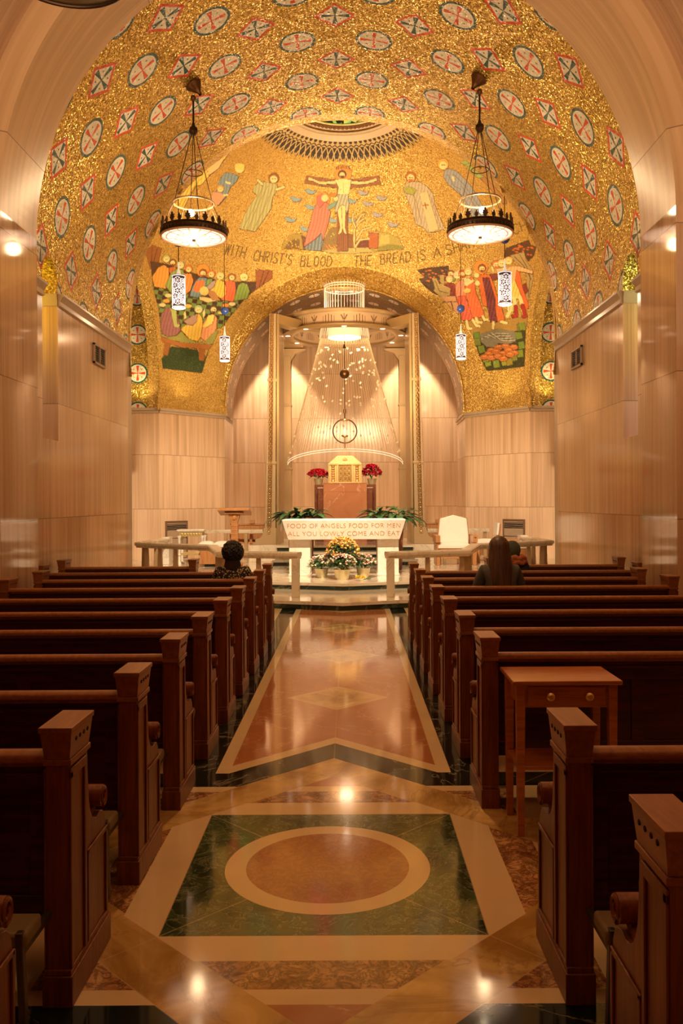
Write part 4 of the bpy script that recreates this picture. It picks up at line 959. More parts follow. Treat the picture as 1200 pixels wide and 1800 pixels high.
# ------------------------------------------------------------------ communion rails
def sweep(b, path, prof, closed=False):
    n = len(path); rings = []
    for i, p in enumerate(path):
        p = Vector(p); d0 = (p-Vector(path[i-1])).normalized() if i else None; d1 = (Vector(path[i+1])-p).normalized() if i < n-1 else None
        d0 = d0 or d1; d1 = d1 or d0; t = (d0+d1).normalized(); nn = Vector((t.y, -t.x, 0)); k = 1/max(0.5, nn.dot(Vector((d1.y, -d1.x, 0))))
        rings.append(b.add([p+nn*q[0]*k+Vector((0, 0, q[1])) for q in prof]))
    m = len(prof)
    for i in range(n-1):
        for j in range(m): b.face((rings[i]+j, rings[i]+(j+1) % m, rings[i+1]+(j+1) % m, rings[i+1]+j))
    b.face([rings[0]+j for j in range(m)]); b.face([rings[-1]+j for j in reversed(range(m))])
for sx, side in ((-1, 'left'), (1, 'right')):
    r = empty('communion_rail'); tag(r, 'pale marble communion rail bending around the sanctuary, %s half' % side, 'altar rail', 'communion rails')
    H = 0.864
    path = [(sx*0.71, 13.90, 0), (sx*2.06, 14.40, 0), (sx*2.52, 16.35, 0), (sx*4.22, 17.62, 0), (sx*4.10, 19.6, 0)]
    b = MB(); sweep(b, path, [(-0.10, H-0.02), (-0.085, H), (0.085, H), (0.10, H-0.02), (0.10, H-0.055), (0.07, H-0.085), (0.07, H-0.11), (-0.07, H-0.11), (-0.07, H-0.085), (-0.10, H-0.055)])
    b.build('top_rail', M['rail'], r, sharp=30)
    b = MB(); x0, x1 = sorted((sx*0.71, sx*0.835)); b.box(x0, x1, 13.82, 14.05, 0.133, H-0.1); b.build('end_post', M['rail'], r, bevel=0.006)
    posts = [(1.40, 14.16, .133), (2.00, 14.42, .133), (2.10, 14.62, .133), (2.20, 14.95, .133), (3.35, 16.97, .133), (3.72, 17.24, .133), (4.05, 17.50, .133), (4.2, 17.9, .133), (4.15, 18.8, .262)]
    for x, y, z0 in posts:
        b = MB(); b.taper((sx*x-.05, sx*x+.05, y-.05, y+.05), z0, (sx*x-.038, sx*x+.038, y-.038, y+.038), H-0.1); b.build('post', plain('rail_post', (0.42, 0.27, 0.14), 0.35) if 'railpost' not in M else M['railpost'], r, bevel=0.004)
        M.setdefault('railpost', bpy.data.materials['rail_post'])
    b = MB(); b.box(min(sx*4.02, sx*4.18), max(sx*4.02, sx*4.18), 19.5, 19.9, 0.262, H+0.02); b.build('end_slab', M['white'], r, bevel=0.006)
    # rail behind, towards the apse
    q = empty('rear_rail'); tag(q, 'low marble rail behind the seats, %s of the baldachin' % side, 'altar rail', 'rear rails')
    b = MB(); sweep(b, [(sx*3.55, 21.07, 0), (sx*2.7, 21.1, 0), (sx*2.02, 21.07, 0)], [(-0.08, 0.965), (-0.08, 1.0), (0.08, 1.0), (0.08, 0.965), (0.06, 0.91), (-0.06, 0.91)]); b.build('top_rail', M['rail'], q)
    for x in (3.45, 2.95, 2.45):
        b = MB(); b.box(sx*x-.04, sx*x+.04, 21.04, 21.12, 0.262, 0.915); b.build('post', M['railpost'], q, bevel=0.004)

# ------------------------------------------------------------------ high altar table with the inscription
a = empty('altar', (0, 0, 0)); tag(a, 'white marble altar with a gilded two line inscription, behind the flowers', 'altar')
AY = 16.12
b = MB(); i = b.add([(-1.06, AY+.10, .96), (1.06, AY+.10, .96), (1.17, AY, 1.335), (-1.17, AY, 1.335), (-1.06, AY+.95, .96), (1.06, AY+.95, .96), (1.17, AY+1.02, 1.335), (-1.17, AY+1.02, 1.335)])
for q in ((0,1,2,3),(5,4,7,6),(4,0,3,7),(1,5,6,2),(3,2,6,7),(4,5,1,0)): b.face([i+k for k in q])
b.build('mensa', M['altar'], a, bevel=0.008)
for sx in (-1, 1):
    b = MB(); x0, x1 = sorted((sx*0.645, sx*1.05)); b.box(x0, x1, AY+.24, AY+.9, 0.262, 0.962); b.box(x0-.012, x1+.012, AY+.22, AY+.92, 0.262, 0.30)
    b.build('pedestal', M['altar'], a, bevel=0.005)
c = MB(); c.box(-1.16, 1.16, AY+.01, AY+1.0, 1.335, 1.342)
for sx in (-1, 1):
    N = 24
    for k in range(N):
        y0, y1 = AY+.03+k*.94/N, AY+.03+(k+1)*.94/N; dz0 = 0.20+0.02*abs(sin(k*PI/2)); dz1 = 0.20+0.02*abs(sin((k+1)*PI/2))
        c.quad((sx*1.175, y0, 1.34), (sx*1.175, y1, 1.34), (sx*(1.19+.006*(k % 2)), y1, 1.34-dz1), (sx*(1.19+.006*((k+1) % 2)), y0, 1.34-dz0))
    c.quad((sx*1.15, AY+.03, 1.342), (sx*1.15, AY+.97, 1.342), (sx*1.176, AY+.97, 1.34), (sx*1.176, AY+.03, 1.34))
c.build('altar_cloth', M['cloth'], a)
def text_mesh(name, txt, width, height, mat, parent, ext=0.002):
    cu = bpy.data.curves.new(name+'_c', 'FONT'); cu.body = txt; cu.size = 1.0; cu.align_x = 'CENTER'; cu.extrude = ext; cu.space_character = 1.08; cu.offset = -0.018
    tmp = bpy.data.objects.new('tmp', cu); COL.objects.link(tmp); dg = bpy.context.evaluated_depsgraph_get(); dg.update()
    me = bpy.data.meshes.new_from_object(tmp.evaluated_get(dg)); bpy.data.objects.remove(tmp); bpy.data.curves.remove(cu)
    v = np.empty(len(me.vertices)*3, dtype=np.float32); me.vertices.foreach_get('co', v); v = v.reshape(-1, 3)
    w_ = v[:, 0].max()-v[:, 0].min(); h_ = v[:, 1].max()-min(0, 0)
    v[:, 0] = (v[:, 0]-(v[:, 0].max()+v[:, 0].min())/2)*width/w_; v[:, 1] *= height/0.73
    me.vertices.foreach_set('co', v.ravel()); me.materials.clear(); me.materials.append(mat); me.name = name; me.update()
    o = bpy.data.objects.new(name, me); link(o, parent); return o
tilt = math.atan2(0.10, 0.375)
for txt, wd, z in (('FOOD OF ANGELS FOOD FOR MEN', 2.14, 1.185), ('ALL YOU LOWLY COME AND EAT', 2.12, 1.035)):
    o = text_mesh('inscription', txt, wd, 0.092, M['engraved'], a)
    o.location = (0, AY+.10*(1.335-z)/0.375-0.0025, z); o.rotation_euler = (PI/2+tilt, 0, 0)

# ------------------------------------------------------------------ tabernacle, its pedestal
PY = 22.3
p = empty('tabernacle_pedestal'); tag(p, 'red marble pedestal with brown stepped flanks under the gold tabernacle', 'pedestal')
b = MB(); b.box(-0.555, 0.555, PY-.5, PY+.5, 0.651, 2.14); b.box(-0.57, 0.57, PY-.51, PY+.51, 2.14, 2.155); b.box(-.56, .56, PY-.506, PY-.49, 1.93, 1.936); b.box(-.56, .56, PY-.506, PY-.49, .84, .846); b.build('block', M['redm'], p, bevel=0.006)
for sx in (-1, 1):
    b = MB(); x0, x1 = sorted((sx*0.56, sx*0.70)); b.box(x0, x1, PY-.40, PY+.2, 0.651, 2.02); x0, x1 = sorted((sx*0.70, sx*0.83)); b.box(min(sx*.56, sx*.80), max(sx*.56, sx*.80), PY-.1, PY+.45, 0.651, 2.12)
    b.build('flank', M['redmd'], p, bevel=0.004)
    b = MB(); x0, x1 = sorted((sx*0.56, sx*0.71)); b.box(x0, x1, PY-.41, PY-.09, 2.02, 2.04); b.build('flank_slab', M['altar'], p, bevel=0.003)
t = empty('tabernacle'); tag(t, 'golden tabernacle house with chased door and twisted corner columns', 'tabernacle')
Z = 2.155; TW, TD = 0.43, 0.32
b = MB(); b.box(-TW, TW, PY-TD, PY+TD, Z, Z+.035); b.box(-TW+.02, TW-.02, PY-TD+.05, PY+TD, Z+.035, Z+.48); b.box(-TW, TW, PY-TD, PY+TD, Z+.465, Z+.49)
for x0, x1 in ((-TW, -TW+.03), (TW-.03, TW), (-.215, -.165), (.165, .215)): b.box(x0, x1, PY-TD+.01, PY-TD+.07, Z+.035, Z+.47)
b.build('case', M['goldmetal'], t, bevel=0.004)
b = MB(); b.taper((-TW-.01, TW+.01, PY-TD-.01, PY+TD+.01), Z+.49, (-.20, .20, PY-.12, PY+.12), Z+.715)
for k in range(13):
    for j in range(6):
        t_ = (j+.5)/6; yy = PY-TD-.01+(TD-.11)*t_; zz = Z+.49+.225*t_; ww = (TW-.03)*(1-t_)+.18*t_
        b.ball((-ww+2*ww*k/12, yy, zz), 0.009, 6)
b.build('roof', M['goldmetal'], t, bevel=0.004)
b = MB(); yq = PY-.23
for rr in (.035, .055): b.ring((0, yq-.012, Z+.60), rr, .006, 'y', 20, 5)
b.box(-.006, .006, yq-.02, yq, Z+.54, Z+.66); b.box(-.07, .07, yq-.02, yq, Z+.595, Z+.607); b.build('monogram', M['brass'], t)
b = MB(); dy = PY-TD+.03; b.box(-.165, .165, dy, dy+.03, Z+.04, Z+.46, 1)
for i_ in range(3):
    for j_ in range(3):
        cx_, cz_ = -.105+i_*.105, Z+.115+j_*.13
        [b.box(*q) for q in ((cx_-.046, cx_+.046, dy-.012, dy, cz_-.058, cz_-.046), (cx_-.046, cx_+.046, dy-.012, dy, cz_+.046, cz_+.058), (cx_-.046, cx_-.036, dy-.012, dy, cz_-.058, cz_+.058), (cx_+.036, cx_+.046, dy-.012, dy, cz_-.058, cz_+.058))]; b.ring((cx_, dy-.012, cz_), .028, .006, 'y', 14, 5); b.ball((cx_, dy-.014, cz_), .012, 8)
b.build('door', [M['goldmetal'], M['olddoor']], t, bevel=0.002)
for sx in (-1, 1):
    b = MB(); prof = [(0.05, 0), (0.05, .03), (.036, .05)]
    for k in range(6): prof += [(.034, .06+k*.06), (.05, .09+k*.06)]
    prof += [(.036, .41), (.055, .43)]
    b.lathe(prof, (sx*.31, PY-TD+.05, Z+.035), 14); b.build('column', M['goldmetal'], t)

# ------------------------------------------------------------------ baldachin
bd = empty('baldachin'); tag(bd, 'tall champagne metal baldachin of four posts carrying a round canopy ring', 'baldachin')
BC = 22.45
def collar(b, x0, x1, y0, y1, z): b.box(x0-.02, x1+.02, y0-.02, y1+.02, z-.018, z+.018); b.box(x0-.012, x1+.012, y0-.012, y1+.012, z-.04, z+.04)
for sx in (-1, 1):
    nm = 'left' if sx < 0 else 'right'
    c = MB(); Z0, Z1 = 0.651, 6.23
    xin = lambda z: 1.68-.04*(z-Z0)/(Z1-Z0); xout = lambda z: 1.965-.165*((z-Z0)/(Z1-Z0))**.8
    zs = [Z0, 1.2, 1.9, 2.62, 3.6, 4.63, 5.4, Z1]
    for za, zb in zip(zs[:-1], zs[1:]):
        c.taper((min(sx*xin(za), sx*xout(za)), max(sx*xin(za), sx*xout(za)), 20.62, 20.92), za, (min(sx*xin(zb), sx*xout(zb)), max(sx*xin(zb), sx*xout(zb)), 20.62, 20.92), zb)
    for z in (2.62, 4.63): collar(c, min(sx*xin(z), sx*xout(z)), max(sx*xin(z), sx*xout(z)), 20.62, 20.92, z)
    P = [(1.66, .651), (2.17, .651), (2.17, .77), (2.10, .785), (2.03, .83), (1.985, .92), (1.96, 1.05), (1.66, 1.05)]
    c.prism([(sx*q[0], q[1]) for q in P], 20.60, 20.95, 'y')
    o = c.build('front_post', M['champlight'], bd, bevel=0.006)
    c = MB(); c.taper((min(sx*1.60, sx*1.665), max(sx*1.60, sx*1.665), 20.66, 22.2), Z0, (min(sx*1.57, sx*1.63), max(sx*1.57, sx*1.63), 20.66, 22.2), Z1)
    c.build('inner_fin', M['champ'], o, bevel=0.004)
    xc = lambda z: sx*(xout(z)-.115+.05*(z-Z0)/(Z1-Z0)); hw = lambda z: .044-(z-1)/5.2*.012
    s = MB()
    for za, zb in zip(zs[:-1], zs[1:]):
        za = max(za, .86); q = lambda z, k: (xc(z)+k*(hw(z)+.012), 20.612, z)
        s.quad(q(za, -1), q(za, 1), q(zb, 1), q(zb, -1)); s.quad(q(zb, -1), q(zb, 1), (q(zb, 1)[0], 20.62, zb), (q(zb, -1)[0], 20.62, zb))
    s.build('edge_strip', M['ventframe'], o)
    s = MB(); N = 46
    for k in range(N):
        z0 = .90+(Z1-.95)*k/N; z1 = .90+(Z1-.95)*(k+1)/N; zm = (z0+z1)/2; yf = 20.598
        for sg in (-1, 1): s.tube([(xc(z0), yf, z0), (xc(zm)+sg*hw(zm), yf, zm), (xc(z1), yf, z1)], .009, 5)
        s.ball((xc(zm), yf, zm), .018, 6); s.tube([(xc(z0)-.042, yf, z0), (xc(z0)+.042, yf, z0)], .008, 4)
    s.build('chain_ornament', M['brass'], o)
    c = MB()
    for (za, zb) in ((Z0, 2.6), (2.6, 4.4), (4.4, 5.78)):
        c.box(min(sx*1.52, sx*1.82), max(sx*1.52, sx*1.82), 24.0, 24.3, za, zb)
    for z in (2.6, 4.4): collar(c, min(sx*1.52, sx*1.82), max(sx*1.52, sx*1.82), 24.0, 24.3, z)
    c.prism([(sx*q[0], q[1]) for q in ((1.82, 5.4), (1.82, 5.99), (1.1, 5.99), (1.1, 5.93), (1.38, 5.85), (1.52, 5.65), (1.52, 5.4))], 24.02, 24.28, 'y')
    c.build('rear_post', M['champlight'], bd, bevel=0.006)
    c = MB(); i = c.add([(sx*1.60, 20.66, 6.0), (sx*1.80, 20.8, 6.0), (sx*1.25, 21.75, 6.0), (sx*.98, 21.5, 6.0), (sx*1.60, 20.66, 6.23), (sx*1.80, 20.8, 6.23), (sx*1.25, 21.75, 6.23), (sx*.98, 21.5, 6.23)])
    for q in ((0,3,2,1),(4,5,6,7),(0,1,5,4),(1,2,6,5),(2,3,7,6),(3,0,4,7)): c.face([i+k for k in q])
    c.build('arm', M['champ'], bd, bevel=0.005)
    c = MB(); c.box(min(sx*1.15, sx*1.75), max(sx*1.15, sx*1.75), 23.4, 24.2, 6.0, 6.2); c.build('arm', M['champ'], bd, bevel=0.005)
b = MB(); b.M = Matrix.Translation((0, BC, 0)); b.lathe([(1.34, 5.99), (1.63, 5.99), (1.65, 6.0), (1.65, 6.04), (1.50, 6.05), (1.34, 6.05), (1.34, 5.99)], n=72)
b.build('canopy_ring', M['champ'], bd)
m, nt, bs = mat_base('canopy_relief'); x, y, z = sep(nt, objco(nt)); aa = x.atan2(y-BC); t_ = aa.wrap(2*PI/12).abs()
tu = (aa+PI/12).wrap(2*PI/12); hz = z-6.2
fl = (t_.lt(0.006)*hz.abs().lt(0.11)).max(((t_-0.03-(hz-0.02)*0.35).abs().lt(0.012))*hz.gt(-0.02)*hz.lt(0.08)).max((t_.lt(0.03))*((hz+0.03).abs().lt(0.010)))
ql = (tu.wrap(0.05).abs().lt(0.008))*tu.abs().lt(0.10)*(hz-0.02+tu.abs()*0.5).lt(0.09)*hz.gt(-0.09)
nt.links.new(mixc(nt, fl.max(ql), (0.60, 0.42, 0.26), (0.20, 0.11, 0.05)), bs.inputs['Base Color']); bs.inputs['Roughness'].default_value = 0.35; bs.inputs['Metallic'].default_value = 0.3
b = MB(); b.M = Matrix.Translation((0, BC, 0)); b.lathe([(1.48, 6.05), (1.48, 6.35)], n=72); b.lathe([(1.34, 6.05), (1.34, 6.35)], n=72)
b.build('canopy_drum', m, bd)
b = MB(); b.M = Matrix.Translation((0, BC, 0)); b.lathe([(1.34, 6.35), (1.60, 6.35), (1.64, 6.40), (1.62, 6.43), (1.34, 6.43), (1.34, 6.35)], n=72); b.build('canopy_cornice', M['champlight'], bd)
for k in range(9):
    an = 2*PI*k/9-PI/2; lx, ly = 1.49*cos(an), BC+1.49*sin(an)
    b = MB(); b.lathe([(0.001, -.004), (0.062, -.004)], (lx, ly, 5.99), 16, 1); b.lathe([(.062, -.006), (.075, -.010), (.085, -.002)], (lx, ly, 5.99), 16, 0)
    b.build('downlight', [M['brass'], M['downlight']], bd)
    if k % 2 == 0 or True:
        lamp('canopy_lamp', 'SPOT', (lx, ly, 5.95), 34, SOFT, 0.05, (lx*1.02, ly, 0), 62, 0.4)

# ------------------------------------------------------------------ hanging crown and veil of glass strands
vl = empty('glass_veil'); tag(vl, 'shimmering veil of glass strands hanging from a rod crown over the tabernacle', 'hanging ornament')
for z, rr in ((7.26, .535), (7.32, .535)):
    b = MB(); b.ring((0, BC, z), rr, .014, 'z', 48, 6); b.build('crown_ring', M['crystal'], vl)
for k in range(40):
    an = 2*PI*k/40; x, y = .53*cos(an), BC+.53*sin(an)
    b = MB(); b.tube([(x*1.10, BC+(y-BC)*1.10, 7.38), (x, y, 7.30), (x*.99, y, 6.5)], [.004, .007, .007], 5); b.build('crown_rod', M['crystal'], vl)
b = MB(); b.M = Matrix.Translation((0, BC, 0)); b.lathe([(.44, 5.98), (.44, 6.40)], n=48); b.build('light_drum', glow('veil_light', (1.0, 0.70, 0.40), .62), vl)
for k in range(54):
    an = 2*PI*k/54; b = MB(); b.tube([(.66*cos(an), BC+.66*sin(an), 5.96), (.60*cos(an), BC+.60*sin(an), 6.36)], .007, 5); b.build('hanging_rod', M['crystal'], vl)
def bar(t):     # lower bar: bows up and back
    a = PI*(1-t); return Vector((1.56*cos(a), 23.1+.95*sin(a), 2.74+.42*sin(PI*t)**1.0))
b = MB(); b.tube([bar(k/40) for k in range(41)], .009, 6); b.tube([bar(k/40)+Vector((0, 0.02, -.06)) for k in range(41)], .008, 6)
b.build('lower_bar', plain('self_glow_bar', (1, .86, .68), .3, 0, .02, 3, (1, .8, .58), .7), vl)  # bar has its own glow added so it looks lit
NS = 46; plates = []
for k in range(NS):
    t = (k+.5)/NS; q = bar(t); an = PI*(1-t)*1.0; top = Vector((.62*cos(PI*(1-t)), BC+.25*sin(PI*t)-.1, 5.98))
    b = MB(); b.tube([top, q], .006, 4, cap=False); b.build('strand', M['strand'], vl)
    for j in range(4): plates.append((top.lerp(q, RNG.uniform(.08, .97)), RNG.rand()))
RNG.shuffle(plates)
def plate(b, p, r):
    a = r*PI; s = .044; u = Vector((cos(a)*s*.6, 0.01, sin(a)*s*.9)); v = Vector((-sin(a)*s*.5, .008, cos(a)*s*.5)); n_ = Vector((0, .0025, 0)); p = Vector(p)-Vector((0, .012, 0))
    i = b.add([p-u-v-n_, p+u-v-n_, p+u+v-n_, p-u+v-n_, p-u-v+n_, p+u-v+n_, p+u+v+n_, p-u+v+n_])
    for q in ((0,3,2,1),(4,5,6,7),(0,1,5,4),(1,2,6,5),(2,3,7,6),(3,0,4,7)): b.face([i+k for k in q])
for p_, r_ in plates[:98]:
    b = MB(); plate(b, p_, r_); b.build('glass_plate', M['plate'], vl)
b = MB()
for p_, r_ in plates[98:]: plate(b, p_, r_)
o = b.build('small_glass_plates', M['plate'], vl); o['kind'] = 'stuff'

# ------------------------------------------------------------------ sanctuary lamp
sl = empty('sanctuary_lamp', (0, BC-.5, 0)); tag(sl, 'hoop lamp with a candle hanging below a bronze ball over the tabernacle', 'lamp')
b = MB(); b.tube([(0, 0, 5.98), (0, 0, 4.0)], .008, 6); b.cyl((0, 0, 5.62), (0, 0, 5.72), .035, .02); b.build('cord', M['darkbronze'], sl)
b = MB(); b.ball((0, 0, 4.96), .125, 20); b.build('ball', M['bronze'], sl)
b = MB(); b.tube([(0, 0, 4.0), (0, 0, 3.80)], .014, 8); b.cyl((0, 0, 4.05), (0, 0, 3.95), .035); b.build('hanger', M['bronze'], sl)
b = MB(); b.ring((0, 0, 3.49), .305, .016, 'y', 56, 8); b.build('hoop', M['bronze'], sl)
b = MB(); b.cyl((0, 0, 3.79), (0, 0, 3.76), .12, .13, 20); b.build('smoke_cap', M['brass'], sl)
b = MB(); b.lathe([(.001, 3.33), (.05, 3.33), (.09, 3.36), (.09, 3.38), (.001, 3.38)], n=18); b.tube([(0, 0, 3.33), (0, 0, 3.05)], .014, 8); b.ring((0, 0, 2.98), .06, .006, 'y', 24, 5); b.build('candle_holder', M['brass'], sl)
b = MB(); b.cyl((0, 0, 3.38), (0, 0, 3.52), .055); o = b.build('candle', M['candle'], sl)
b = MB(); b.lathe([(.001, 3.52), (.012, 3.54), (.001, 3.58)], n=8); b.build('flame', M['flame'], o)

# ------------------------------------------------------------------ plants and flowers
def leaf(b, base, direc, L, W, droop=0.5, mat=0, n=7):
    base = Vector(base); d = Vector(direc).normalized(); side = d.cross(Vector((0, 0, 1)));
    if side.length < .05: side = Vector((1, 0, 0))
    side.normalize(); pts = []
    for k in range(n+1):
        t = k/n; c = base+d*L*t+Vector((0, 0, -droop*L*t*t)); wd = W*sin(PI*min(1, t*0.97+0.03))**0.8*(1-0.25*t); up = Vector((0, 0, wd*.25))
        i = b.add([c-side*wd+up, c, c+side*wd+up]); pts.append(i)
    for k in range(n):
        for j in range(2): b.face((pts[k]+j, pts[k]+j+1, pts[k+1]+j+1, pts[k+1]+j), mat)
def pot_prof(r, h): return [(0.001, 0), (r*.72, 0), (r*.80, h*.2), (r*.98, h*.92), (r*1.05, h), (r*.9, h), (r*.86, h*.85), (.001, h*.85)]
def petal_cluster(b, c, r, mat, n=5):
    for k in range(n+2):
        a = 2*PI*k/n+RNG.rand(); t = RNG.uniform(-.4, .9)
        p = Vector(c); u = Vector((cos(a), sin(a), t))*r; v = Vector((-sin(a), cos(a), 0.2))*r*.55
        i = b.add([p, p+u*.6-v, p+u, p+u*.6+v]); b.face((i, i+1, i+2, i+3), mat)
    b.ball(c, r*.5, 6, mat)
def flower_pot(name, label, loc, pr, ph, bush_r, bush_h, petals, nf, leafn=70, fr=.030, group=None, squash=1.0):
    e = empty(name, loc); tag(e, label, 'flowers', group)
    b = MB(); b.lathe(pot_prof(pr, ph), n=20)
    o = b.build('pot', M['foil'], e)
    b = MB()
    for k in range(int(leafn*2.4)):
        a = RNG.rand()*2*PI; el = RNG.uniform(-.35, 1.25); q = RNG.uniform(.35, .92)
        c = Vector((cos(a)*cos(el)*bush_r*q, sin(a)*cos(el)*bush_r*q*squash, ph+bush_h*.28+sin(el)*bush_h*.6*q))
        leaf(b, c, (cos(a), sin(a), RNG.uniform(-.2, .8)), RNG.uniform(.06, .10), RNG.uniform(.026, .042), .4, 0, 3)
    for k in range(10): a = RNG.rand()*2*PI; b.tube([(0, 0, ph*.8), (cos(a)*bush_r*.5, sin(a)*bush_r*.5, ph+bush_h*.6)], .004, 4)
    b.build('foliage', M['leaf2'], e)
    b = MB(); nm = len(petals)
    for k in range(nf):
        a = RNG.rand()*2*PI; el = RNG.uniform(-.05, 1.45)
        c = (cos(a)*cos(el)*bush_r, sin(a)*cos(el)*bush_r*squash, ph+bush_h*.30+sin(el)*bush_h*.68)
        mi = min(nm-1, int(RNG.rand()*nm)); petal_cluster(b, c, fr*RNG.uniform(.8, 1.2), mi)
    o = b.build('blossoms', petals, e); o['kind'] = 'stuff'
    return e
flower_pot('kalanchoe_pot', 'potted cream and pale yellow flowers in gold foil, leftmost below the altar', (-.42, 15.98, .262), .125, .17, .25, .24, [M['whitepetal'], M['whitepetal'], M['pinkpetal']], 80, 90)
flower_pot('kalanchoe_pot', 'potted pink and cream flowers in gold foil, middle and nearest pot', (-.03, 15.55, .262), .155, .19, .26, .27, [M['pinkpetal'], M['whitepetal'], M['pinkpetal']], 90, 90)
flower_pot('kalanchoe_pot', 'potted rose pink flowers in gold foil, rightmost below the altar', (.36, 15.95, .262), .13, .18, .23, .26, [M['pinkpetal'], M['pinkpetal'], M['whitepetal']], 70, 80)
flower_pot('begonia_pot', 'tall bush of apricot yellow flowers rising in front of the altar inscription', (-.02, 15.86, .262), .13, .30, .31, .46, [M['yelpetal']], 170, 150, .030)
flower_pot('geranium_pot', 'pot of crimson flowers left of the golden tabernacle', (-.70, PY+.14, 2.12), .125, .16, .27, .24, [M['redpetal']], 110, 40, .052, squash=.6)
flower_pot('geranium_pot', 'pot of taller crimson flowers right of the golden tabernacle', (.70, PY+.14, 2.12), .125, .16, .24, .36, [M['redpetal']], 120, 40, .052, squash=.6)
df = empty('daffodil_bunch', (.33, 15.35, .262)); tag(df, 'small bunch of yellow flowers lying on the marble step', 'flowers')
b = MB()
for k in range(9): a = RNG.uniform(-.3, .9); b.tube([(0.02, RNG.uniform(-.02, .02), .02), (.16*cos(a), .16*sin(a), .03+.02*RNG.rand())], .004, 4)
for k in range(9): leaf(b, (.03, 0, .02), (1, RNG.uniform(-.8, .8), .3), .13, .012, .3)
b.build('stems', M['leaf2'], df)
b = MB()
for k in range(9): petal_cluster(b, (-.02+RNG.uniform(-.10, .06), RNG.uniform(-.05, .05), .05+.02*RNG.rand()), .036, 0, 6)
o = b.build('blossoms', M['daff'], df); o['kind'] = 'stuff'
def peace_lily(loc, label, n, R, droop, seed, wid=1.0):
    rr = np.random.RandomState(seed); e = empty('potted_plant', loc); tag(e, label, 'plant')
    b = MB(); b.lathe(pot_prof(.14, .24), n=20); b.build('pot', M['redmd'], e)
    b = MB()
    for k in range(n):
        a = 2*PI*k/n+rr.uniform(-.3, .3); el = rr.uniform(.0, .75); L = R*rr.uniform(.65, 1.1)
        d = Vector((cos(a)*cos(el)*wid, sin(a)*cos(el)*.6, sin(el)))
        st = Vector((0, 0, .2)); mid = st+d*L*.4; b.tube([st, mid], .006, 5)
        leaf(b, mid, (d.x, d.y, d.z*.6), L*.60, .088, droop)
    b.build('foliage', M['leaf'], e); return e
for i_, (x, y, z, R, sd, lb) in enumerate(((-1.04, 17.75, 1.12, .62, 3, 'dark green leafy plant on a stand at the far left of the altar'), (-.74, 17.6, 1.12, .56, 4, 'broad leaved plant behind the altar, nearer the red pedestal on the left'),
                             (.76, 17.6, 1.12, .58, 5, 'broad leaved plant behind the altar, right of the red pedestal'), (1.10, 17.75, 1.12, .68, 9, 'dark green leafy plant drooping over the right end of the altar'))):
    peace_lily((x, y, z), lb, 36, R, .55, sd)
    s = empty('plant_stand', (x, y, .262)); tag(s, ('brown marble plant stand behind the altar under the '+lb.split(' plant')[0]+' plant'+(' at left' if x < 0 else ' at right')), 'stand')
    h = z-.262; b = MB(); b.taper((-.09, .09, -.09, .09), 0, (-.12, .12, -.12, .12), h-.03); b.build('pillar', M['redmd'], s, bevel=.004)
    b = MB(); b.box(-.135, .135, -.135, .135, h-.03, h); b.build('top_slab', M['redmd'], s, bevel=.004)

# ------------------------------------------------------------------ sanctuary furniture
def part(parent, name, mat, fn, bevel=0.004, sharp=35):
    b = MB(); fn(b); return b.build(name, mat, parent, sharp=sharp, bevel=bevel)
FZ = 0.262
# lectern
l = empty('lectern', (-2.36, 18.35, FZ)); tag(l, 'orange wood lectern with a carved post and wide sloping desk', 'lectern')
part(l, 'base', M['oak'], lambda b: (b.box(-.24, .24, -.2, .2, 0, .06), b.box(-.16, .16, -.13, .13, .06, .10)))
def post(b):
    b.taper((-.075, .075, -.07, .07), .10, (-.07, .07, -.065, .065), .98)
    for k in range(9): b.box(-.078, .078, -.073, .073, .18+k*.09, .20+k*.09)
    b.taper((-.07, .07, -.065, .065), .98, (-.13, .13, -.09, .09), 1.18)
    b.ball((0, -.08, 1.09), .05, 10, 0, (1, .5, 1.2))
part(l, 'post', M['oak'], post)
def desk(b):
    i = b.add([(-.34, -.22, 1.24), (.34, -.22, 1.24), (.34, .22, 1.13), (-.34, .22, 1.13), (-.34, -.22, 1.30), (.34, -.22, 1.30), (.34, .22, 1.19), (-.34, .22, 1.19)])
    for q in ((0,3,2,1),(4,5,6,7),(0,1,5,4),(1,2,6,5),(2,3,7,6),(3,0,4,7)): b.face([i+k for k in q])
    b.box(-.20, .20, -.15, .15, 1.17, 1.2)
part(l, 'desk', M['oak'], desk)
part(l, 'book_ledge', M['oak'], lambda b: b.box(-.34, .34, .21, .235, 1.13, 1.22))
# credence table
c = empty('credence_table', (-3.50, 19.55, FZ)); tag(c, 'small white marble and gold credence table on slim legs', 'table')
part(c, 'table_top', M['white'], lambda b: (b.box(-.31, .31, -.2, .2, .77, .80), b.box(-.29, .29, -.185, .185, .75, .77)))
def frieze(b):
    b.box(-.26, .26, -.16, .16, .64, .75)
    for k in range(7): b.ball((-.2+k*.066, -.165, .695), .028, 8, 0, (1, .4, 1))
part(c, 'frieze', plain('carved_gilt', (.62, .45, .18), .4, .4, .3, 30), frieze)
for x in (-.26, .26):
    for y in (-.16, .16):
        def leg(b, x=x, y=y): b.lathe([(.05, 0), (.05, .03), (.03, .06), (.03, .20), (.045, .22), (.03, .25), (.028, .60), (.045, .63), (.045, .66)], (x, y, 0), 12)
        part(c, 'leg', M['white'], leg, 0)
part(c, 'stretcher', plain('carved_gilt_b', (.62, .45, .18), .4, .4, .3, 30), lambda b: (b.box(-.26, .26, -.18, -.14, .22, .27), b.box(-.26, .26, .14, .18, .22, .27), b.box(-.02, .02, -.16, .16, .22, .26)))
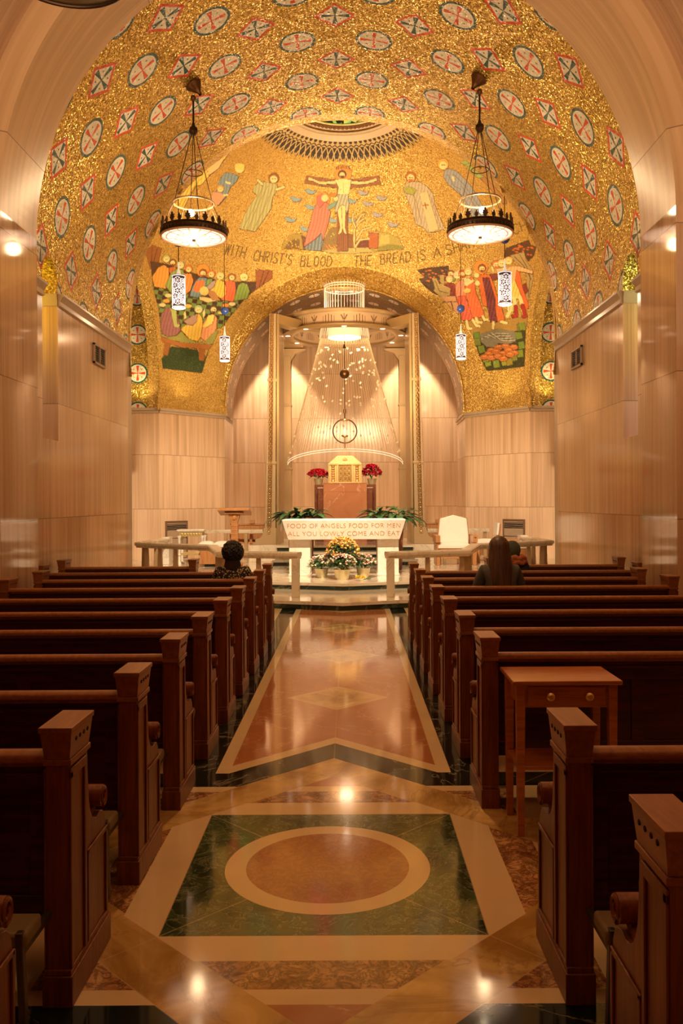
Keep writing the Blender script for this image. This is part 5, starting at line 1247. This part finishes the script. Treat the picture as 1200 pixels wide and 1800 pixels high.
# padded bench and chairs
def cushion(b, x0, x1, y0, y1, z0, z1):
    n, m_ = 8, 6
    g = []
    for j in range(m_+1):
        for i in range(n+1):
            u, v = i/n, j/m_; e = (sin(PI*u)*sin(PI*v))**.35 if 0 < i < n and 0 < j < m_ else 0
            g.append((x0+(x1-x0)*u, y0+(y1-y0)*v, z0+(z1-z0)*(.45+.55*e)))
    i0 = b.add(g)
    for j in range(m_):
        for i in range(n): q = i0+j*(n+1)+i; b.face((q, q+1, q+n+2, q+n+1))
    b.box(x0, x1, y0, y1, z0, z0+(z1-z0)*.46)
bn = empty('bench', (-2.88, 18.9, FZ)); tag(bn, 'low orange wood bench with two white cushions near the lectern', 'bench')
part(bn, 'frame', M['oak'], lambda b: (b.box(-.29, .30, -.2, .25, .06, .40), b.box(-.33, .34, -.23, .27, .40, .44)))
part(bn, 'foot', M['vent'], lambda b: b.box(-.2, .22, -.15, .2, 0, .07))
for k in range(2): part(bn, 'cushion', M['cream'], lambda b, k=k: cushion(b, -.34+k*.34, -.01+k*.35, -.23, .27, .44, .56), 0, 60)
# throne chair
ch = empty('armchair', (2.46, 19.05, FZ)); tag(ch, 'wide white padded celebrant armchair with a pointed high back and wooden arms', 'chair')
BP = [(-.34, .40), (.34, .40), (.345, .60), (.30, 1.02), (.0, 1.10), (-.30, 1.02), (-.345, .60)]
part(ch, 'back_frame', M['oak'], lambda b: b.prism([(p[0]*1.06, p[1]+(.015 if p[1] > .9 else -.01)) for p in BP], .34, .40, 'y'))
def bk(b): b.prism(BP, .26, .345, 'y'); 
part(ch, 'backrest', M['cream'], bk, .02)
for k in range(3): pass
part(ch, 'seat', M['cream'], lambda b: cushion(b, -.40, .34, -.30, .28, .38, .52), 0, 60)
part(ch, 'seat_frame', M['oak'], lambda b: (b.box(-.40, .38, -.28, .30, .31, .38), b.box(-.30, .30, -.22, -.16, .14, .18)))
for sx in (-1, 1):
    o = part(ch, 'arm', M['oak'], lambda b, sx=sx: (b.box(min(sx*.36, sx*.46), max(sx*.36, sx*.46), -.32, .36, .50, .66), b.box(min(sx*.36, sx*.44), max(sx*.36, sx*.44), -.28, .34, .0, .50)), .01)
part(ch, 'drawer_hole', M['vent'], lambda b: b.box(.385, .43, -.324, -.318, .60, .615), 0)
# side chairs
s1 = empty('chair', (3.30, 19.9, FZ)); tag(s1, 'wooden chair with white seat and narrow white back, facing the altar', 'chair')
part(s1, 'seat', M['cream'], lambda b: cushion(b, -.26, .22, -.22, .22, .44, .54), 0, 60)
part(s1, 'backrest', M['cream'], lambda b: b.taper((.20, .25, -.2, .2), .62, (.23, .28, -.2, .2), .90), .012)
part(s1, 'frame', M['oak'], lambda b: (b.box(-.25, .22, -.22, .22, .38, .44), b.taper((.24, .27, -.2, .2), .44, (.28, .31, -.2, .2), .88)))
for x in (-.22, .20):
    for y in (-.18, .18): part(s1, 'leg', M['oak'], lambda b, x=x, y=y: b.box(x-.028, x+.028, y-.028, y+.028, 0, .40))
s2 = empty('stool', (3.72, 18.45, FZ)); tag(s2, 'boxy wooden stool with a thick white cushion beside the outer rail', 'stool')
part(s2, 'cushion', M['cream'], lambda b: cushion(b, -.24, .24, -.22, .22, .40, .52), 0, 60)
part(s2, 'box', M['oak'], lambda b: b.box(-.22, .22, -.2, .2, 0, .40), .008)
s3 = empty('small_table', (3.86, 19.9, FZ)); tag(s3, 'small orange wood side table next to the white backed chair', 'table')
part(s3, 'table_top', M['oak'], lambda b: b.box(-.15, .15, -.15, .15, .48, .52)); part(s3, 'box', M['oak'], lambda b: b.box(-.12, .12, -.12, .12, 0, .48))
for sx, side in ((-1, 'left'), (1, 'right')):
    q = empty('sedilia', (sx*2.35, 21.45, FZ)); tag(q, 'long wooden bench with arm posts behind the %s rear rail' % side, 'bench')
    part(q, 'back', M['oak'], lambda b: (b.box(-.55, .55, .12, .16, .40, .86), b.box(-.56, .56, .10, .18, .83, .87)))
    part(q, 'seat', M['oak'], lambda b: b.box(-.55, .55, -.2, .12, .38, .42))
    for x in (-.5, 0, .5): part(q, 'arm_post', M['oak'], lambda b, x=x: (b.box(x-.03, x+.03, -.18, .14, 0, .62), b.box(x-.06, x+.06, .06, .18, .87, .96)))
# carved stall end at the left wall, and one mirrored bench hidden by the pews
st = empty('choir_stall', (-5.05, 19.3, FZ)); tag(st, 'dark carved wooden stall end beside the left transept wall', 'stall')
def cs(b):
    P = [(0, 0), (.30, 0), (.30, .45), (.36, .50), (.34, .56), (.26, .58), (.17, .64), (.12, .74), (.10, .84), (.05, .90), (0, .92)]
    b.prism([(-.35+p[0], p[1]) for p in P], -.04, .04, 'y')
part(st, 'end_panel', M['mahogz_lit'], cs)
part(st, 'seat', M['oak'], lambda b: b.box(-.35, .03, -.06, .5, .45, .50))
part(st, 'back', M['mahogz_lit'], lambda b: b.box(-.37, -.33, -.04, .5, 0, .90))
# radiator grilles on the chamfered walls and small wall vents
for sx, side in ((-1, 'left'), (1, 'right')):
    dx, dy = (3.16-4.52)*sx, 22.4-TY; an = math.atan2(dy, dx); tt = .24; px_, py_ = (4.52+(3.16-4.52)*tt)*sx, TY+dy*tt
    nx, ny = (-dy*sx, dx*sx) if True else 0; L = math.hypot(nx, ny); nx, ny = nx/L, ny/L
    if ny > 0: nx, ny = -nx, -ny
    g = empty('radiator_grille', (px_+nx*.012, py_+ny*.012, 0)); g.rotation_euler = (0, 0, math.atan2(nx, -ny))
    tag(g, 'bronze framed radiator grille low on the %s chamfered wall' % side, 'grille')
    part(g, 'frame', M['ventframe'], lambda b: (b.box(-.34, .34, -.03, .01, 1.17, 1.22), b.box(-.34, -.30, -.03, .01, .30, 1.17), b.box(.30, .34, -.03, .01, .30, 1.17)))
    part(g, 'louvre', M['vent'], lambda b: (b.box(-.30, .30, -.012, .005, 1.00, 1.14),), 0)
    part(g, 'slat', M['ventpanel'], lambda b: [b.box(-.30, .30, -.022, -.010, 1.02+k*.045, 1.032+k*.045) for k in range(3)]+[b.box(-.30, .30, -.02, 0.0, 1.14, 1.17)], 0)
    part(g, 'panel', M['ventpanel'], lambda b: (b.box(-.30, .30, -.018, .005, .30, .78), b.box(-.30, .30, -.018, .005, .80, .99)), .003)
    Yc = 1500*3.8/(433 if sx < 0 else 403) if False else (13.33 if sx < 0 else 13.75)
    v = empty('wall_vent', (sx*3.795, Yc, 3.98)); v.rotation_euler = (0, 0, 0)
    tag(v, 'small black louvred air vent high on the %s marble wall' % side, 'vent')
    e0, e1 = sorted((-sx*.03, sx*.0))
    part(v, 'frame', M['ventpanel'], lambda b: (b.box(e0, e1, -.30, .30, .125, .155), b.box(e0, e1, -.30, .30, -.155, -.125), b.box(e0, e1, -.30, -.27, -.155, .155), b.box(e0, e1, .27, .30, -.155, .155), b.box(e0, e1, -.01, .01, -.13, .13)), 0)
    part(v, 'backing', M['vent'], lambda b: b.box(min(-sx*.004, 0), max(-sx*.004, 0), -.27, .27, -.125, .125), 0)
    part(v, 'slat', M['ventframe'], lambda b: [b.box(min(-sx*.018, -sx*.008), max(-sx*.018, -sx*.008), -.27, .27, -.11+k*.035, -.105+k*.035) for k in range(7)], 0)

# ------------------------------------------------------------------ chandeliers
def vault_z(x, R=3.8): return NAVE_C+sqrt(R*R-x*x)
tracery, ntt, bst = mat_base('lit_tracery_glass'); x, y, z = sep(ntt, objco(ntt)); rr = (x*x+y*y).sqrt(); an = x.atan2(y)
pet = an.wrap(2*PI/8).abs(); star = ((rr*sin(1)-0.0) > 0) if False else rr
l1 = (pet*rr).lt(0.011)*rr.gt(.08); l2 = ((an+PI/8).wrap(2*PI/8).abs()*rr).lt(0.008)*rr.gt(.25); l3 = (rr-(0.30-pet*0.42)).abs().lt(0.014); l4 = (rr-0.40).abs().lt(0.008); l5 = (rr-(0.16+pet*0.3)).abs().lt(0.010); l6 = rr.lt(.03)
lines = l1.max(l2).max(l3).max(l4).max(l5).max(l6)
ec = mixc(ntt, lines, (1.0, 0.88, 0.70), (0.85, 0.38, 0.17)); ntt.links.new(ec, bst.inputs['Emission Color']); ntt.links.new(ec, bst.inputs['Base Color'])
hot = (1.0-rr*2.2).clamp(); sock(ntt, bst.inputs['Emission Strength'], (1.0-lines*0.55)*(hot*1.3+0.85))
M['darkglass'] = plain('unlit_glass', (0.10, 0.07, 0.03), 0.25, 0.0)
def chandelier(loc, top, label, lit, group):
    e = empty('chandelier', loc); tag(e, label, 'chandelier', group); R = .47; H = top-loc[2]
    br = M['darkbronze']
    def band(b):
        b.lathe([(R+.012, -.01), (R+.02, .0), (R+.006, .02), (R+.006, .085), (R+.02, .10), (R+.012, .115), (R-.006, .115), (R-.006, -.01), (R+.012, -.01)], n=64)
        for k in range(48):
            a = 2*PI*k/48; b.box(0, 0, 0, 0, 0, 0) if False else b.ball(((R+.012)*cos(a), (R+.012)*sin(a), .05), .014, 6, 0, (1, 1, 1.5))
    band_ = part(e, 'crown_band', br, band, 0)
    for k in range(24):
        a = 2*PI*k/24
        def fin(b, big=(k % 2 == 0)):
            h = .135 if big else .10; w_ = .048 if big else .034
            P = [(-.012, 0), (-w_*.7, h*.30), (-w_, h*.42), (-w_*.6, h*.50), (-w_*.85, h*.70), (-w_*.35, h*.68), (-w_*.30, h*.90), (0, h), (w_*.30, h*.90), (w_*.35, h*.68), (w_*.85, h*.70), (w_*.6, h*.50), (w_, h*.42), (w_*.7, h*.30), (.012, 0)]
            b.prism(P, -.008, .008, 'y')
        o = part(e, 'leaf_finial', br, fin, 0); o.location = (R*cos(a), R*sin(a), .112); o.rotation_euler = (0, 0, a+PI/2)
    part(e, 'glass_disc', tracery if lit else M['darkglass'], lambda b: b.lathe([(.001, -.035), (.20, -.03), (.40, -.012), (R, .004)], n=64), 0)
    part(e, 'disc_rim', plain('rim_lit_tone', (.75, .42, .25), .4, .3) if lit else br, lambda b: b.ring((0, 0, -.002), R+.004, .016, 'z', 64, 8), 0)  # rim of lit ones coloured paler, the glow put into the colour
    part(e, 'hub', br, lambda b: b.ball((0, 0, -.045), .028, 12), 0)
    part(e, 'upper_ring', M['champlight'], lambda b: b.ring((0, 0, .50), .30, .014, 'z', 48, 6), 0)
    part(e, 'small_ring', br, lambda b: b.ring((0, 0, .95), .13, .007, 'z', 32, 5), 0)
    part(e, 'lamp_socket', br, lambda b: b.cyl((0, 0, .10), (0, 0, .26), .035, .03), 0)
    if lit: part(e, 'bulb', M['bulb'], lambda b: b.ball((0, -.22, .285), .05, 14), 0)
    part(e, 'spider', br, lambda b: [b.tube([(R*cos(a), R*sin(a), .06), (0, 0, .12)], .007, 5) for a in [2*PI*k/6 for k in range(6)]], 0)
    zk = 1.56
    for k in range(4):
        a = 2*PI*k/4+.35; part(e, 'suspension_rod', br, lambda b, a=a: b.tube([(R*cos(a), R*sin(a), .1), (.30*cos(a)*.93, .30*sin(a)*.93, .52), (.02*cos(a), .02*sin(a), zk)], .0065, 5), 0)
    for k in range(4):
        a = 2*PI*k/4+.7; part(e, 'ring_stay', M['champlight'], lambda b, a=a: b.tube([(.30*cos(a), .30*sin(a), .5), (R*cos(a), R*sin(a), .1)], .005, 4), 0)
    part(e, 'knob', br, lambda b: b.lathe([(.001, zk-.06), (.03, zk-.055), (.065, zk), (.06, zk+.05), (.03, zk+.08), (.02, zk+.12)], n=18), 0)
    part(e, 'stem', br, lambda b: b.tube([(0, 0, zk+.1), (0, 0, H-.18)], .014, 8), 0)
    def can(b):
        n_ = Vector((-loc[0], 0, -(top-NAVE_C))).normalized() if True else 0
        b.M = Matrix.Translation((0, 0, H)) @ Vector((0, 0, -1)).rotation_difference(n_).to_matrix().to_4x4()
        b.lathe([(.12, 0.03), (.125, -.02), (.105, -.05), (.06, -.11), (.032, -.15), (.028, -.19)], n=24); b.M = None
        b.ball((0, 0, H-.21), .045, 12)
    part(e, 'ceiling_canopy', M['bronze'], can, 0)
    return e
for x, y, z, lit, lb in ((-2.165, 12.6, 5.60, True, 'lit bronze crown chandelier hanging at left in front of the dome'), (2.06, 12.6, 5.62, True, 'lit bronze crown chandelier hanging at right in front of the dome'),
                     (-1.97, 6.28, 5.62, False, 'unlit chandelier cut by the upper left edge of the picture'), (1.90, 6.18, 5.62, False, 'unlit chandelier cut by the upper right edge of the picture')):
    chandelier((x, y, z), vault_z(x), lb, lit, 'crown chandeliers')
    if lit:
        lamp('chandelier_lamp', 'POINT', (x, y, z-.16), 9, WARM, .09)
        lamp('chandelier_uplamp', 'POINT', (x, y, z+.36), 34, WARM, .07)

# ------------------------------------------------------------------ pierced cylinder pendants
def pendant(loc, top, label):
    e = empty('pendant_lantern', loc); tag(e, label, 'lantern', 'pierced pendant lanterns'); R, H = .118, .60
    part(e, 'glass_core', plain('lantern_core', (0.10, 0.05, 0.03), .6) if 'core' not in M else M['core'], lambda b: b.lathe([(.001, -.0), (R*.88, .0), (R*.88, H-.03), (.001, H-.03)], n=24), 0)
    M.setdefault('core', bpy.data.materials['lantern_core'])
    part(e, 'lens', M['bulb'] if False else M.setdefault('lens', glow('lantern_lens', (1, .9, .85), 4)), lambda b: b.lathe([(.001, -.004), (R*.85, -.004)], n=24), 0)
    def cage(b):
        for z in (.015, .585): b.ring((0, 0, z), R, .009, 'z', 28, 6)
        for j, z in enumerate((.11, .20, .30, .40, .49)):
            for k in range(8):
                a = 2*PI*(k+.5*(j % 2))/8; rr = .062 if (j+k) % 2 == 0 else .040
                P = []
                for t in range(14):
                    q = 2*PI*t/14; aa = a+rr*cos(q)/R; P.append((R*cos(aa), R*sin(aa), z+rr*sin(q)))
                b.tube(P, .005, 4, closed=True)
                for s_ in range(3):
                    q = PI*s_/3; aa, ab = a+rr*.9*cos(q)/R, a-rr*.9*cos(q)/R
                    b.tube([(R*cos(aa), R*sin(aa), z+rr*.9*sin(q)), (R*cos(a), R*sin(a), z), (R*cos(ab), R*sin(ab), z-rr*.9*sin(q))], .004, 3)
    part(e, 'pierced_cage', M.setdefault('cage', plain('self_glow_cage', (.95, .9, .95), .4, .2, .02, 3, (1, .90, .92), .75)), cage, 0)  # cage metal given its own glow to look lit from inside
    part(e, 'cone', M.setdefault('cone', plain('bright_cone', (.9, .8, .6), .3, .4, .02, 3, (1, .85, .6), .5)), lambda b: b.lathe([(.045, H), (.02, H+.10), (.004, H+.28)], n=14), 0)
    part(e, 'top_plate', M['darkbronze'], lambda b: b.lathe([(.001, H-.02), (R, H-.02), (R, H), (.04, H+.01), (.001, H+.01)], n=24), 0)
    part(e, 'cord', M['darkbronze'], lambda b: b.tube([(0, 0, H+.25), (0, 0, top-loc[2]-.02)], .008, 6), 0)
    part(e, 'blue_ball', M['blueball'], lambda b: b.ball((0, 0, H+.62), .098, 18), 0)
    part(e, 'ceiling_boss', M['bronze'], lambda b: b.ball((0, 0, top-loc[2]-.05), .12, 14), 0)
    lamp('lantern_lamp', 'POINT', (loc[0], loc[1], loc[2]-.10), 9, WARM, .05)
def dome_z(x, y):
    rho = math.hypot(x, y-DC); return DH+sqrt(DR*DR-rho*rho)+.5*math.exp(-(rho/2.3)**4)
for x, y, z, s_ in ((-2.99, 15.6, 5.23, 'front left, close to the left chandelier'), (2.97, 15.6, 5.26, 'front right, close to the right chandelier'), (-2.88, 20.6, 5.08, 'rear left, beside the apse arch'), (2.82, 20.6, 5.10, 'rear right, beside the apse arch')):
    pendant((x, y, z), dome_z(x, y), 'white pierced cylinder lantern under a blue ball, '+s_)

# ------------------------------------------------------------------ people
def skin(name, V, Ed, Rr, mat, parent, sub=2, root=0):
    me = bpy.data.meshes.new(name); me.from_pydata([tuple(v) for v in V], Ed, []); o = bpy.data.objects.new(name, me); COL.objects.link(o)
    o.modifiers.new('s', 'SKIN'); sv = me.skin_vertices[0].data
    for i, r in enumerate(Rr):
        r = r if isinstance(r, tuple) else (r, r); sv[i].radius = r; sv[i].use_root = (i == root)
    mo = o.modifiers.new('d', 'SUBSURF'); mo.levels = sub; mo.render_levels = sub
    dg = bpy.context.evaluated_depsgraph_get(); dg.update(); m2 = bpy.data.meshes.new_from_object(o.evaluated_get(dg)); bpy.data.objects.remove(o)
    m2.materials.clear(); m2.materials.append(mat); m2.polygons.foreach_set('use_smooth', [True]*len(m2.polygons)); m2.name = name; m2.update()
    q = bpy.data.objects.new(name, m2); link(q, parent); return q
def body_graph(lean=0.05, headturn=0.0, sc=1.0, shoulder=.19, hd=(0, 0)):
    V = [(0, 0, .50), (0, .0+lean*.3, .66), (0, lean*.7, .84), (0, lean, .97), (0, lean+.01, 1.06), (0, lean+.02+hd[1]*.4, 1.12), (0, lean+.03+hd[1], 1.20), (0, lean+.02+hd[1], 1.27)]
    R = [(.15, .11), (.135, .10), (.15, .10), (.12, .085), (.05, .05), (.05, .055), (.072, .085), (.055, .065)]
    Ed = [(i, i+1) for i in range(7)]
    def add(pts, rad, root):
        p = root
        for q, r in zip(pts, rad): V.append(q); R.append(r); Ed.append((p, len(V)-1)); p = len(V)-1
        return p
    for sx in (-1, 1):
        p = add([(sx*shoulder*.9, lean, .985), (sx*(shoulder+.035), lean+.03, .84), (sx*(shoulder+.04), lean+.07, .73), (sx*(shoulder-.02), lean+.20, .66), (sx*(shoulder-.10), lean+.30, .63), (sx*(shoulder-.12), lean+.345, .625)],
                [.06, .05, .045, .038, .028, (.034, .018)], 3)
        for k in range(4): add([(sx*(shoulder-.155+.022*k), lean+.385, .615), (sx*(shoulder-.160+.022*k), lean+.41-.006*abs(k-1.5), .600), (sx*(shoulder-.160+.022*k), lean+.42, .585)], [.0095, .0085, .0075], p)
        add([(sx*(shoulder-.155), lean+.355, .61), (sx*(shoulder-.175), lean+.375, .60)], [.011, .009], p)
        add([(sx*.10, .14, .51), (sx*.11, .33, .53), (sx*.11, .345, .30), (sx*.11, .35, .11), (sx*.11, .40, .045), (sx*.11, .47, .035)], [.085, .062, .055, .038, .035, .03], 0)
    V = [(v[0]*sc, v[1]*sc, v[2]*sc if v[2] > .5 else v[2]) for v in V]
    return V, Ed, R
def person(loc, label, cloth, haircfg, lean, shoulder, hd=(0, 0), scarf=None, sc=1.0, pants=None, skirt=False):
    e = empty('person', loc); tag(e, label, 'person')
    V, Ed, R = body_graph(lean, 0, sc, shoulder, hd)
    body = skin('body', V, Ed, R, M['skin'], e)
    hy, hz = (lean+.03+hd[1])*sc, 1.215*sc
    # face features kept on the same head
    def face(b):
        b.ball((0, hy+.088, hz-.01), .016, 8, 0, (.8, 1.1, 1.6))
        for s_ in (-1, 1): b.ball((s_*.079, hy, hz-.005), .02, 8, 0, (.4, .8, 1.3))
        b.ball((0, hy+.078, hz-.045), .02, 8, 0, (1.3, .4, .4))
    part(e, 'face', M['skin'], face, 0)
    part(e, 'eyes', M['nearblack'], lambda b: [b.ball((s_*.03, hy+.080, hz+.015), .009, 8) for s_ in (-1, 1)], 0)
    # jacket: the same skeleton, larger, arms to the wrist
    jv = [(0, 0, .46), (0, lean*.3, .62), (0, lean*.7, .82), (0, lean, .955), (0, lean+.005, 1.035)]
    jr = [(.19, .15), (.175, .135), (.185, .125), (.150, .105), (.062, .062)]; je = [(i, i+1) for i in range(4)]
    for sx in (-1, 1):
        p = 3
        for q, r in zip([(sx*shoulder*.9, lean, .975), (sx*(shoulder+.045), lean+.03, .84), (sx*(shoulder+.05), lean+.07, .72), (sx*(shoulder-.02), lean+.20, .655), (sx*(shoulder-.095), lean+.29, .632)], [.085, .072, .066, .056, .046]):
            jv.append(q); jr.append(r); je.append((p, len(jv)-1)); p = len(jv)-1
    jv = [(v[0]*sc, v[1]*sc, v[2]*sc) for v in jv]
    skin('jacket', jv, je, jr, cloth, e)
    pv = [(0, 0, .50)]; pr = [(.17, .12)]; pe = []
    for sx in (-1, 1):
        p = 0
        for q, r in zip([(sx*.10, .14, .52), (sx*.115, .33, .53), (sx*.115, .345, .30), (sx*.115, .35, .10)], [.10, .08, .07, .058]):
            pv.append(q); pr.append(r); pe.append((p, len(pv)-1)); p = len(pv)-1
    skin('trousers', pv, pe, pr, pants or M['darkcloth'], e)
    for sx in (-1, 1): part(e, 'shoe', M['nearblack'], lambda b, sx=sx: b.ball((sx*.115, .40, .045), .05, 12, 0, (.95, 2.4, .85)), 0)
    return e, hy, hz
M['darkcloth'] = plain('dark_trousers', (.02, .018, .02), .8); M['blackcoat'] = plain('black_coat', (.008, .007, .008), .8)
M['greycloth'] = plain('grey_sweater', (.085, .075, .065), .85, 0, .15, 14)
M['blackhair'] = plain('black_hair', (.010, .006, .005), .55, 0, .3, 30)
m, nt, bs = mat_base('brown_hair'); x, y, z = sep(nt, objco(nt)); n = noise(nt, comb(nt, x*60, y*20, z*2), 1.0, 4, .6)
nt.links.new(ramp(nt, n, [(.35, (.035, .014, .006)), (.7, (.13, .055, .022))]), bs.inputs['Base Color']); bs.inputs['Roughness'].default_value = .45; M['brownhair'] = m
m, nt, bs = mat_base('floral_fabric'); co = objco(nt); vo = nt.nodes.new('ShaderNodeTexVoronoi'); vo.inputs['Scale'].default_value = 44; nt.links.new(co, vo.inputs['Vector'])
n = noise(nt, co, 30, 2); d_ = E(nt, vo.outputs['Distance']); f = (d_+(n-.5)*.5).lt(.42)*(n.gt(.40)); nt.links.new(mixc(nt, f, (.012, .008, .008), (.50, .36, .17)), bs.inputs['Base Color']); bs.inputs['Roughness'].default_value = .8; M['floral'] = m
def shell(b, c, r, n=26, m_=18, fn=None):
    rings = []
    for k in range(m_+1):
        a = PI*k/m_; q = max(sin(a), 1e-3); row = []
        for j in range(n):
            t = 2*PI*j/n; p = Vector((q*cos(t), q*sin(t), cos(a))); s_ = fn(p) if fn else 1
            row.append((c[0]+r[0]*p.x*s_, c[1]+r[1]*p.y*s_, c[2]+r[2]*p.z*s_))
        rings.append(b.add(row))
    for k in range(m_):
        for j in range(n): b.face((rings[k]+j, rings[k]+(j+1) % n, rings[k+1]+(j+1) % n, rings[k+1]+j))
SY = lambda k: PEW_Y0+PITCH*k+.21
# 1: curly dark hair, floral jacket
e, hy, hz = person((-1.20, SY(7), 0), 'person seen from behind with short curly dark hair and a floral jacket', M['floral'], None, .06, .17, sc=.93)
def curly(b):
    shell(b, (0, hy-.015, hz+.005), (.118, .125, .125), fn=lambda p: (1+.05*sin(p.x*19)*sin(p.z*17)+.04*sin(p.y*23+p.x*9)) * (1 if p.y < .35 or p.z > .45 else .72))
    for k in range(170):
        a = RNG.rand()*2*PI; c = RNG.uniform(-.75, 1); q = sqrt(1-c*c); d = Vector((q*cos(a), q*sin(a)*1.05, c))
        if d.y > .4 and d.z < .5: continue
        b.ball((d.x*.112, hy-.015+d.y*.118, hz+.005+d.z*.118), .0165, 6)
    
part(e, 'hair', M['blackhair'], curly, 0, 80)
part(e, 'collar', plain('dark_plum_collar', (.02, .005, .006), .8), lambda b: b.lathe([(.10, .975), (.098, 1.0), (.085, 1.06), (.08, 1.10), (.07, 1.10), (.07, .97)], (0, .055, -.03), 24), 0)
# 2: long hair, grey sweater
e, hy, hz = person((1.63, SY(6), 0), 'person seen from behind with long brown hair and a grey sweater', M['greycloth'], None, .09, .168, sc=1.0)
def longhair(b):
    n, rows = 40, 22; rings = []
    for k in range(rows+1):
        t = k/rows
        if t < .3:
            a = t/.3*PI/2; rx, ry, zz = .100*sin(a)+.002, .118*sin(a)+.002, hz+.012+.108*cos(a); cy = hy-.005
        else:
            u = (t-.3)/.7; rx = .100+.030*sin(min(1, u*1.5)*PI/2)-.045*max(0, u-.55)/.45; ry = .118-.06*u; zz = hz+.012-.50*u; cy = hy-.005-.150*u
        row = []
        for j in range(n):
            th = 2*PI*j/n; fx, fy = cos(th), sin(th)
            open_ = (.55 if (fy > .55 and t > .28) else 1.0)
            w_ = 1+.035*sin(th*13+t*4)*min(1, t*3)
            yy = cy+ry*fy*w_*open_
            if t > .42: yy = min(yy, hy-.02)
            row.append((rx*fx*w_, yy, zz))
        rings.append(b.add(row))
    for k in range(rows):
        for j in range(n): b.face((rings[k]+j, rings[k]+(j+1) % n, rings[k+1]+(j+1) % n, rings[k+1]+j))
    b.face([rings[0]+j for j in range(n)]); b.face([rings[-1]+j for j in range(n)])
part(e, 'hair', M['brownhair'], longhair, 0, 80)
# 3: headscarf, rust scarf and black coat
e, hy, hz = person((2.13, SY(8), 0), 'person in a black coat and rust scarf with head bowed, beside the long-haired person', M['blackcoat'], None, .16, .17, hd=(0, .06), sc=.885)
part(e, 'head_covering', plain('olive_headscarf', (.07, .075, .045), .8), lambda b: shell(b, (0, hy-.005, hz), (.105, .112, .118), fn=lambda p: 1 if p.y < .5 or p.z > .5 else .74), 0, 80)
def rust(b):
    for k, (rr, z) in enumerate(((.12, .955), (.135, .93), (.125, .985))):
        b.tube([((rr+.008*sin(j*2.1+k))*cos(2*PI*j/28), .12+(rr*.85)*sin(2*PI*j/28), z+.014*sin(j*1.7+k*2)) for j in range(28)], .034, 7, closed=True)
    b.tube([(-.06, .02, .96), (-.09, .01, .88), (-.085, .02, .80)], [.045, .05, .03], 8)
part(e, 'scarf', plain('rust_scarf', (.42, .13, .035), .8, 0, .3, 26), rust, 0, 80)
